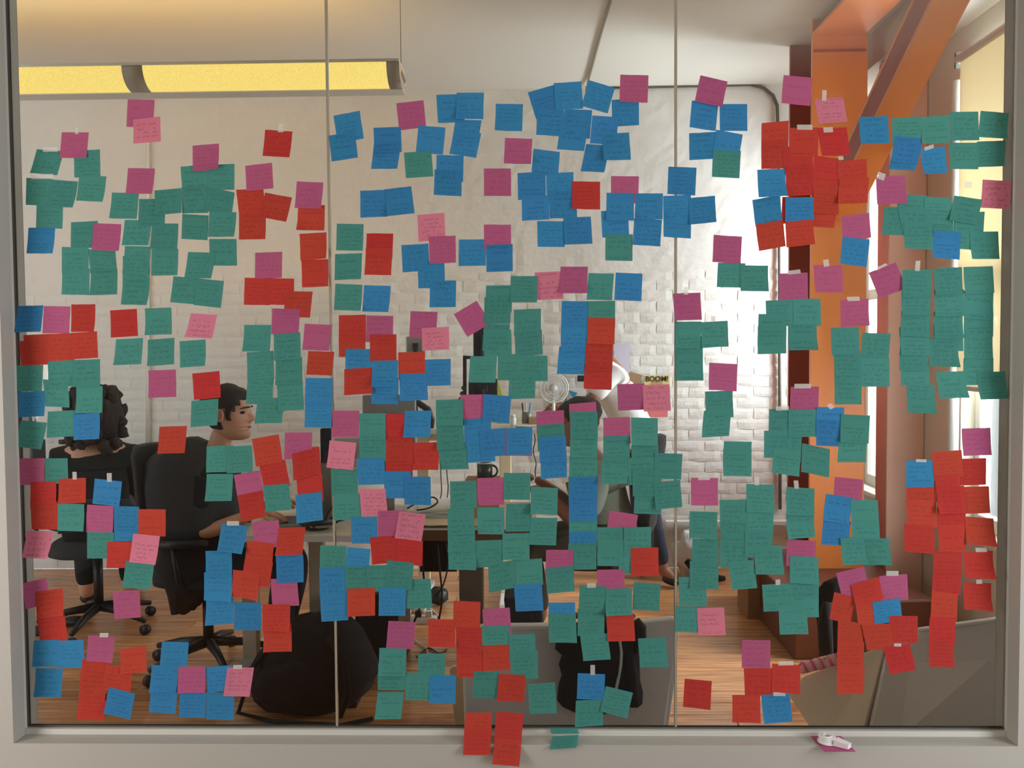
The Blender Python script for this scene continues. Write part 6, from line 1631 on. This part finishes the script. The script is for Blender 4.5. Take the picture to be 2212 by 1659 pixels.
# backpack
bk = thing('backpack', atz(660, 1535, 0), 'big black backpack slumped on the floor below the red notes', 'backpack')
c_ = atz(665, 1520, 0)
bc = Vector((c_.x - .0, 1.30, 0))
rings = []
for z, rx, ry in ((.002, .20, .14), (.05, .26, .19), (.14, .28, .20), (.24, .25, .18), (.32, .19, .14), (.38, .12, .09), (.40, .05, .04)):
    rings.append([bc + Vector((rx * math.copysign(abs(math.cos(a)) ** .85, math.cos(a)) + (.06 * z / .4), ry * math.sin(a), z)) + Vector((noise.noise(Vector((a * 1.5, z * 9, 0))) * .03, noise.noise(Vector((a * 1.5, z * 9, 4))) * .03, 0)) for a in (2 * math.pi * i / 26 for i in range(26))])
MB().loft(rings).build('bag_body', 'black_cloth', bk, smooth=True)
MB().ball(bc + Vector((-.02, -.17, .13)), .17, .06, .11, 16, 10, .2, 5).build('front_pocket', 'black_cloth', bk, smooth=True)
MB().tube([bc + Vector(v) for v in ((.12, -.12, .33), (.20, -.17, .25), (.22, -.2, .12), (.18, -.19, .02))], .014, 8).build('strap', 'black_cloth', bk, smooth=True)
MB().tube([bc + Vector(v) for v in ((-.12, -.1, .30), (-.2, -.15, .2), (-.25, -.18, .03), (-.1, -.22, .012), (.2, -.26, .012), (.32, -.2, .015))], .010, 8).build('strap', 'black_cloth', bk, smooth=True)

# left desk items
bo = at(138, 1000, 3.1)
can('water_bottle', (bo.x, 3.1, .76), .035, at(138, 958, 3.1).z - .76, 'amber_liquid', 'translucent bottle with black cap on the dark desk at far left', 'bottle', .8, .025)
sp_ = box(at(60, 1000, 3.2).x, at(82, 1000, 3.2).x, 3.15, 3.3, .76, at(60, 952, 3.2).z).build('speaker', 'black_plastic', bevel=.006)
tag(sp_, 'small black speaker on the dark desk beside the window frame', 'speaker')
sp2 = box(at(60, 1000, 3.4).x, at(73, 1000, 3.4).x, 3.42, 3.45, .76, at(60, 900, 3.4).z).build('black_post', 'black_plastic', bevel=.004)
tag(sp2, 'thin black stand rising behind the small speaker at far left', 'stand')
# trolley castor by far left
cc = atz(160, 1352, 0)
ct = thing('footrest', (cc.x, cc.y, 0), 'small black floor pedal near the teal and red notes at far left', 'footrest')
MB().ball((cc.x, cc.y, .03), .075, .05, .026, 14, 8).build('pedal', 'black_plastic', ct, smooth=True)
box(cc.x - .05, cc.x + .04, cc.y - .03, cc.y + .03, 0, .012).build('base', 'black_plastic', ct)

# ------------------------------------------------------------------ wall papers
def sheet(px0, py0, px1, py1, m, label, name='paper_sheet', rot=0.0, cat='paper', y=YB - .022):
    a, b = at(px0, py0, y), at(px1, py1, y); c_ = (a + b) / 2; ww, hh = (b.x - a.x), (a.z - b.z)
    o = MB().obox(Matrix.Translation(c_) @ Matrix.Rotation(rot, 4, 'Y'), ww, .002, hh).build(name, m)
    return tag(o, label, cat), a, b
sheet(1326, 742, 1360, 802, 'lilac_paper', 'pale lilac printed sheet pinned to the wall behind the red notes', rot=.03)
for k in range(6):
    pass
po = thing('comic_poster', at(1424, 905, YB - .02), 'yellow comic style poster reading boom above pink artwork', 'poster')
a, b = at(1391, 811, YB - .024), at(1446, 905, YB - .024)
mp_ = (a.z + b.z) / 2
MB().obox(Matrix.Translation(((a.x + b.x) / 2, YB - .022, mp_)), b.x - a.x, .004, a.z - b.z).build('backing', 'paper', po)
tz = at(1420, 838, YB - .024).z
MB().obox(Matrix.Translation(((a.x + b.x) / 2, YB - .0255, (a.z + tz) / 2)), b.x - a.x, .002, a.z - tz).build('title_panel', 'yellow_paper', po)
for k in range(9):
    ang = -1.2 + .3 * k; c_ = Vector(((a.x + b.x) / 2, YB - .0275, tz + .005)); L_ = .05
    d_ = Vector((math.sin(ang), 0, abs(math.cos(ang)))); n_ = Vector((d_.z, 0, -d_.x))
    MB().prism([c_ + d_ * .012, c_ + d_ * L_ + n_ * .004, c_ + d_ * L_ - n_ * .004], (0, .001, 0)).build('ray', 'cardboard', po)
bz = at(1420, 902, YB - .024).z
MB().obox(Matrix.Translation(((a.x + b.x) / 2, YB - .0255, bz + .035)), (b.x - a.x) * .86, .002, .06).build('artwork', 'pink_art', po)
def text(s, loc, size, m, parent, name='lettering', sx=1.0, ext=.0008):
    cu = bpy.data.curves.new(name, 'FONT'); cu.body = s; cu.size = size; cu.extrude = ext; cu.align_x = 'CENTER'; cu.align_y = 'CENTER'; cu.offset = size * .012
    tmp = bpy.data.objects.new(name, cu); COL.objects.link(tmp); bpy.context.view_layer.update()
    me_ = bpy.data.meshes.new_from_object(tmp.evaluated_get(bpy.context.evaluated_depsgraph_get())); bpy.data.objects.remove(tmp)
    me_.materials.clear(); me_.materials.append(MATS[m]); o = bpy.data.objects.new(name, me_); COL.objects.link(o)
    pl_ = Vector((0, 0, 0)); q_ = parent
    while q_ is not None: pl_ += q_.location; q_ = q_.parent
    o.parent = parent; o.location = Vector(loc) - pl_; o.rotation_euler = (math.pi / 2, 0, 0); o.scale = (sx, 1, 1)
    return o
c_ = at(1419, 819, YB - .03)
text('BOOM!', (c_.x, YB - .0285, c_.z), .052, 'ink_black', po, sx=.95)
for (x, y, lab) in ((1236, 852, 'upper blue paper triangle pinned beside the fan'), (1223, 866, 'lower blue paper triangle pinned beside the fan')):
    p = at(x, y, YB - .03); s_ = .035 if y == 852 else .028
    tag(MB().prism([p + Vector((-s_ * .9, 0, s_ * .9)), p + Vector((s_, 0, s_ * .3)), p + Vector((s_ * .4, 0, -s_))] if y == 852 else [p + Vector((0, 0, s_)), p + Vector((s_ * .7, 0, -s_)), p + Vector((-s_ * .7, 0, -s_ * .6))], (0, .002, 0)).build('paper_triangle', 'blue_flag'), lab, 'paper')
sheet(1247, 811, 1262, 824, 'ink_black', 'tiny dark photo pinned on the wall beside the tall blue notes', 'photo_print', cat='photo')
o_, a, b = sheet(1215, 842, 1270, 900, 'paper', 'white sheet on the wall behind the blue paper triangles', y=YB - .02)
sheet(1355, 806, 1384, 836, 'cardboard', 'tan envelope pinned on the wall left of the comic poster', 'envelope', rot=.3)
sheet(1361, 886, 1383, 902, 'yellow_paper', 'small yellow paper under the magenta note beside the poster', rot=.0)
lgc = at(1046, 1001, 1.9); lg = thing('round_badge', lgc, 'black round logo badge on white card above the mug', 'sign')
MB().obox(Matrix.Translation(lgc), .075, .004, .06).build('card', 'paper', lg)
MB().tube([lgc + Vector((.026 * math.cos(a), -.004, .022 * math.sin(a))) for a in (2 * math.pi * i / 24 for i in range(25))], .0035, 6, cap=False).build('ring', 'ink_black', lg)
MB().ball(lgc + Vector((-.006, -.004, 0)), .012, .002, .010, 10, 6).build('mark', 'ink_black', lg)
MB().cyl(Vector((lgc.x, 1.903, .745)), lgc + Vector((0, .003, -.02)), .004, 6).build('stem', 'steel', lg)
# scraps on the salmon pilaster
for (x0, y0, x1, y1, mm_, lab) in ((1924, 868, 1941, 892, 'white_plastic', 'upper white wall switch on the salmon pilaster'), (1924, 560, 1942, 585, 'white_plastic', 'high white wall switch on the salmon pilaster')):
    a = atx(x0, y0, 2.105); b = atx(x1, y1, 2.105)
    tag(box(2.10, 2.1098, min(a.y, b.y), max(a.y, b.y), min(a.z, b.z), max(a.z, b.z)).build('wall_switch', mm_, bevel=.003), lab, 'switch', None)
a = atx(1923, 945, 2.10); b = atx(1941, 978, 2.10)
cu_ = MB(); n = 8
for j in range(n + 1):
    t = j / n; z = a.z + (b.z - a.z) * t; xo = 2.108 - .03 * t * t
    cu_.v += [Vector((xo, a.y, z)), Vector((xo + .006, b.y, z - .02 * t))]
    if j: k = 2 * j; cu_.f.append((k - 2, k - 1, k + 1, k))
o = cu_.build('curled_paper', 'paper', smooth=True); so = o.modifiers.new('t', 'SOLIDIFY'); so.thickness = .001
tag(o, 'curled white paper peeling off the salmon pilaster', 'paper')

# ------------------------------------------------------------------ lounge chairs by the glass
def panel(pts, th, m, name, parent, rim=True, nrm=(0, 1, 0)):
    o = MB().prism(pts, Vector(nrm) * th).build(name, m, parent, bevel=.012)
    return o
lc = thing('lounge_chair', (at(1230, 1500, .42).x, .42, 0), 'pale grey lounge chair seen from behind with a dark jacket on it', 'chair', 'pale lounge chairs by the glass')
yb_ = .30
outl = [(1003, 1580), (1000, 1480), (1003, 1400), (1015, 1362), (1045, 1353), (1150, 1352), (1260, 1350), (1380, 1345), (1462, 1336), (1467, 1345), (1466, 1400), (1460, 1470), (1447, 1560), (1440, 1640)]
op = [at(x, y, yb_ + .02 * ((x - 1235) / 230) ** 2) for x, y in outl]
op += [Vector((op[-1].x - .03, yb_, .16)), Vector((op[0].x + .03, yb_, .16))]
panel(op, .045, 'grey_upholstery', 'backrest', lc)
xa, xb = op[0].x, op[-3].x
box(xa + .03, xb - .03, yb_ + .05, yb_ + .60, .20, .40).build('seat_cushion', 'grey_upholstery', lc, bevel=.03)
for s_, x_ in ((-1, xa), (1, xb)):
    panel([(x_, yb_ + .04, .16), (x_, yb_ + .62, .16), (x_, yb_ + .60, .46), (x_, yb_ + .2, .56), (x_, yb_ + .04, .60)], .035, 'grey_upholstery', 'arm_panel', lc, nrm=(-s_, 0, 0))
for fx in (xa + .06, xb - .06):
    for fy in (yb_ + .06, yb_ + .55): MB().cyl((fx, fy, 0), (fx, fy, .2), .014).build('leg', 'steel', lc)
# jacket over it
dj = thing('hooded_jacket', at(1295, 1540, .26), 'black jacket with pale piping hanging over the grey lounge chair', 'jacket')
ol = [(1200, 1388), (1215, 1362), (1240, 1345), (1300, 1338), (1360, 1338), (1382, 1342), (1388, 1362), (1387, 1392), (1381, 1410), (1383, 1470), (1389, 1495), (1388, 1520), (1378, 1529), (1345, 1528), (1300, 1545), (1243, 1540), (1215, 1527), (1203, 1512), (1206, 1480), (1213, 1458), (1207, 1435), (1213, 1415), (1199, 1402)]
cen = Vector((sum(p[0] for p in ol) / len(ol), sum(p[1] for p in ol) / len(ol)))
JYY = .245
rings = []
for kk, dy in ((1.0, .04), (1.0, .012), (.9, -.012), (.62, -.026), (.3, -.03)):
    rings.append([at(cen[0] + (x - cen[0]) * kk, cen[1] + (y - cen[1]) * kk, JYY + dy + .008 * noise.noise(Vector((x * .03, y * .03, kk * 3)))) for x, y in ol])
MB().loft(rings).build('jacket_body', 'navy_cloth', dj, smooth=True)
MB().tube([at(x, y, JYY - .028) for x, y in ((1339, 1384), (1342, 1410), (1341, 1435), (1337, 1460), (1331, 1487), (1325, 1510))], .005, 8).build('piping', 'white_plastic', dj, smooth=True)
MB().tube([at(x, y, JYY - .015) for x, y in ((1374, 1340), (1384, 1355), (1384, 1385), (1376, 1410))], [.012, .018, .018, .010], 10).build('collar', 'charcoal_cloth', dj, smooth=True)
MB().tube([at(x, y, JYY - .012) for x, y in ((1355, 1400), (1360, 1450), (1366, 1500), (1372, 1522))], [.02, .024, .022, .014], 10).build('sleeve', 'navy_cloth', dj, smooth=True)
# dark seat/case beyond the chair
cs = thing('side_case', at(1140, 1357, 1.1), 'black trapezoid case standing behind the grey lounge chair', 'case')
q_ = [at(1088, 1292, 1.0), at(1168, 1292, 1.0), at(1180, 1362, 1.0), at(1106, 1362, 1.0)]
zlo = .002
q_ = [Vector((q_[0].x, 1.0, q_[0].z)), Vector((q_[1].x, 1.0, q_[1].z)), Vector((q_[2].x + .03, 1.0, zlo)), Vector((q_[3].x + .02, 1.0, zlo))]
MB().prism(q_, (0, .16, 0)).build('case_body', 'navy_cloth', cs, bevel=.01)
MB().tube([q_[0] + Vector((.05, .08, 0)), q_[0] + Vector((.07, .08, .04)), q_[1] + Vector((-.07, .08, .04)), q_[1] + Vector((-.05, .08, 0))], .008, 8).build('carry_handle', 'black_plastic', cs, smooth=True)
# pale wooden leg at left of the lounge chair
pw = thing('folding_stool', at(990, 1560, .5), 'narrow pale wooden stool leg with rounded top left of the grey lounge chair', 'stool')
q_ = [at(971, 1447, .6), at(976, 1441, .6), at(990, 1439, .6), at(1004, 1445, .6), at(1006, 1462, .6)]
q_ = [Vector((p.x, .6, p.z)) for p in q_] + [Vector((at(1002, 1560, .6).x, .6, .002)), Vector((at(992, 1560, .6).x, .6, .002))]
MB().prism(q_, (0, .02, 0)).build('leg', 'pale_wood', pw, bevel=.003)
MB().prism([p + Vector((0, .28, 0)) for p in q_], (0, .02, 0)).build('leg', 'pale_wood', pw, bevel=.003)
MB().beam(q_[2] + Vector((0, .02, -.03)), q_[2] + Vector((0, .28, -.03)), .03, .02).build('rail', 'pale_wood', pw)

# right lounge chair: tan inner side and grey back
lr = thing('lounge_chair', (at(1980, 1500, .5).x, .5, 0), 'winged lounge chair with tan side and grey back in the lower right corner', 'chair', 'pale lounge chairs by the glass')
T0, T1 = at(1735, 1462, .75), at(1913, 1392, .50)
B1, B0 = at(1838, 1600, .30), at(1700, 1497, .80)
Bl = Vector((at(1775, 1568, .55).x, .55, .16))
B1 = Vector((B1.x, .30, .16))
sp = [T0, T1, B1, Bl, B0]
MB().prism(sp, (.03, .03, -.005)).build('side_panel', 'tan_upholstery', lr, bevel=.006)
G0, G1 = at(1915, 1390, .50), at(1985, 1362, .46)
G2, G3 = at(2150, 1341, .34), at(2260, 1330, .30)
gp2 = [G0, G1, G2, G3, Vector((G3.x, .24, .16)), Vector((B1.x + .02, .30, .16))]
MB().prism(gp2, (.02, .045, 0)).build('back_panel', 'grey_upholstery', lr, bevel=.012)
MB().tube([G1, (G1 + G2) / 2, G2, G3], .006, 8).build('piping', 'white_plastic', lr, smooth=True)  # pale tube along the top edge, its highlight put into the colour
box(B1.x + .22, G3.x - .02, .60, 1.0, .18, .34).build('seat_cushion', 'grey_upholstery', lr, bevel=.03)
for fx, fy in ((B1.x + .1, .42), (G3.x - .1, .42), (B1.x + .16, 1.0), (G3.x - .1, 1.0)): MB().cyl((fx, fy, 0), (fx, fy, .19), .014).build('leg', 'steel', lr)
# pink twisted rope on its rim
rp = thing('twisted_rope', at(1770, 1440, .72), 'pink and rose twisted rope garland lying on the tan side of the lounge chair', 'garland')
ra, rb2 = at(1732, 1443, .72), at(1822, 1420, .62)
dd = rb2 - ra
for s_ in range(3):
    pts = []
    for k in range(60):
        t = k / 59; a = t * 2 * math.pi * 5 + s_ * 2 * math.pi / 3
        pts.append(ra + dd * t + Vector((0, .012 * math.cos(a), .012 * math.sin(a))))
    MB().tube(pts, .010, 6).build('strand', ('pink_rope', 'rose_rope', 'rose_rope')[s_], rp, smooth=True)
MB().tube([at(1780, 1427, .60), at(1781, 1421, .60), at(1786, 1420, .60), at(1790, 1424, .60)], .003, 6).build('yellow_tie', 'lime', rp, smooth=True)
# dark coat against the plinth
co = thing('hanging_coat', atz(1800, 1420, 0), 'dark coat heaped over a support in front of the orange column', 'coat')
rings = []
for px_, hw, py_ in ((1808, 22, 1560), (1803, 26, 1440), (1800, 28, 1380), (1798, 27, 1320), (1800, 26, 1280), (1808, 20, 1258), (1822, 10, 1245)):
    c_ = at(px_, py_, 1.25); r_ = hw * (1.25 - CAM.y) / FPX
    rings.append([c_ + Vector((r_ * 1.3 * math.cos(a), r_ * .8 * math.sin(a), 0)) + Vector((noise.noise(Vector((a, py_ * .02, 0))) * .02, 0, 0)) for a in (2 * math.pi * i / 20 for i in range(20))])
for r_ in rings[:1]:
    for p in r_: p.z = .002
MB().loft(rings).build('coat_body', 'black_cloth', co, smooth=True)
MB().tube([at(1788, 1300, 1.16), at(1782, 1350, 1.14), at(1784, 1400, 1.14), at(1790, 1440, 1.15)], [.02, .03, .03, .02], 10).build('sleeve', 'black_cloth', co, smooth=True)
# cardboard crate and white bag near back wall
cr_ = atz(1665, 1338, 0)
cr_.x -= .06
cb = thing('open_carton', (cr_.x, cr_.y + .12, 0), 'open brown carton on the floorboards left of the plinth', 'box')
box(cr_.x - .07, cr_.x + .06, cr_.y, cr_.y + .25, .0, .26).build('box_body', 'cardboard', cb, bevel=.003)
MB().beam((cr_.x - .07, cr_.y + .12, .26), (cr_.x - .10, cr_.y + .12, .18), .25, .004).build('flap', 'cardboard', cb)
wbg = atz(1478, 1222, 0)
bg = thing('rucksack', (wbg.x, YB - .25, 0), 'pale crumpled bag with black strap on the floor by the back wall', 'bag')
MB().ball((wbg.x + .0, YB - .24, .16), .12, .12, .16, 20, 14, .5, 11).build('bag_body', 'white_cloth', bg, smooth=True)
MB().tube([(wbg.x - .06, YB - .36, .14), (wbg.x + .02, YB - .38, .06), (wbg.x + .12, YB - .36, .02), (wbg.x + .2, YB - .33, .012)], [.02, .035, .03, .015], 10).build('strap', 'black_cloth', bg, smooth=True)
MB().ball((wbg.x + .08, YB - .36, .19), .03, .02, .03, 12, 8).build('blue_tag', 'blue_flag', bg, smooth=True)
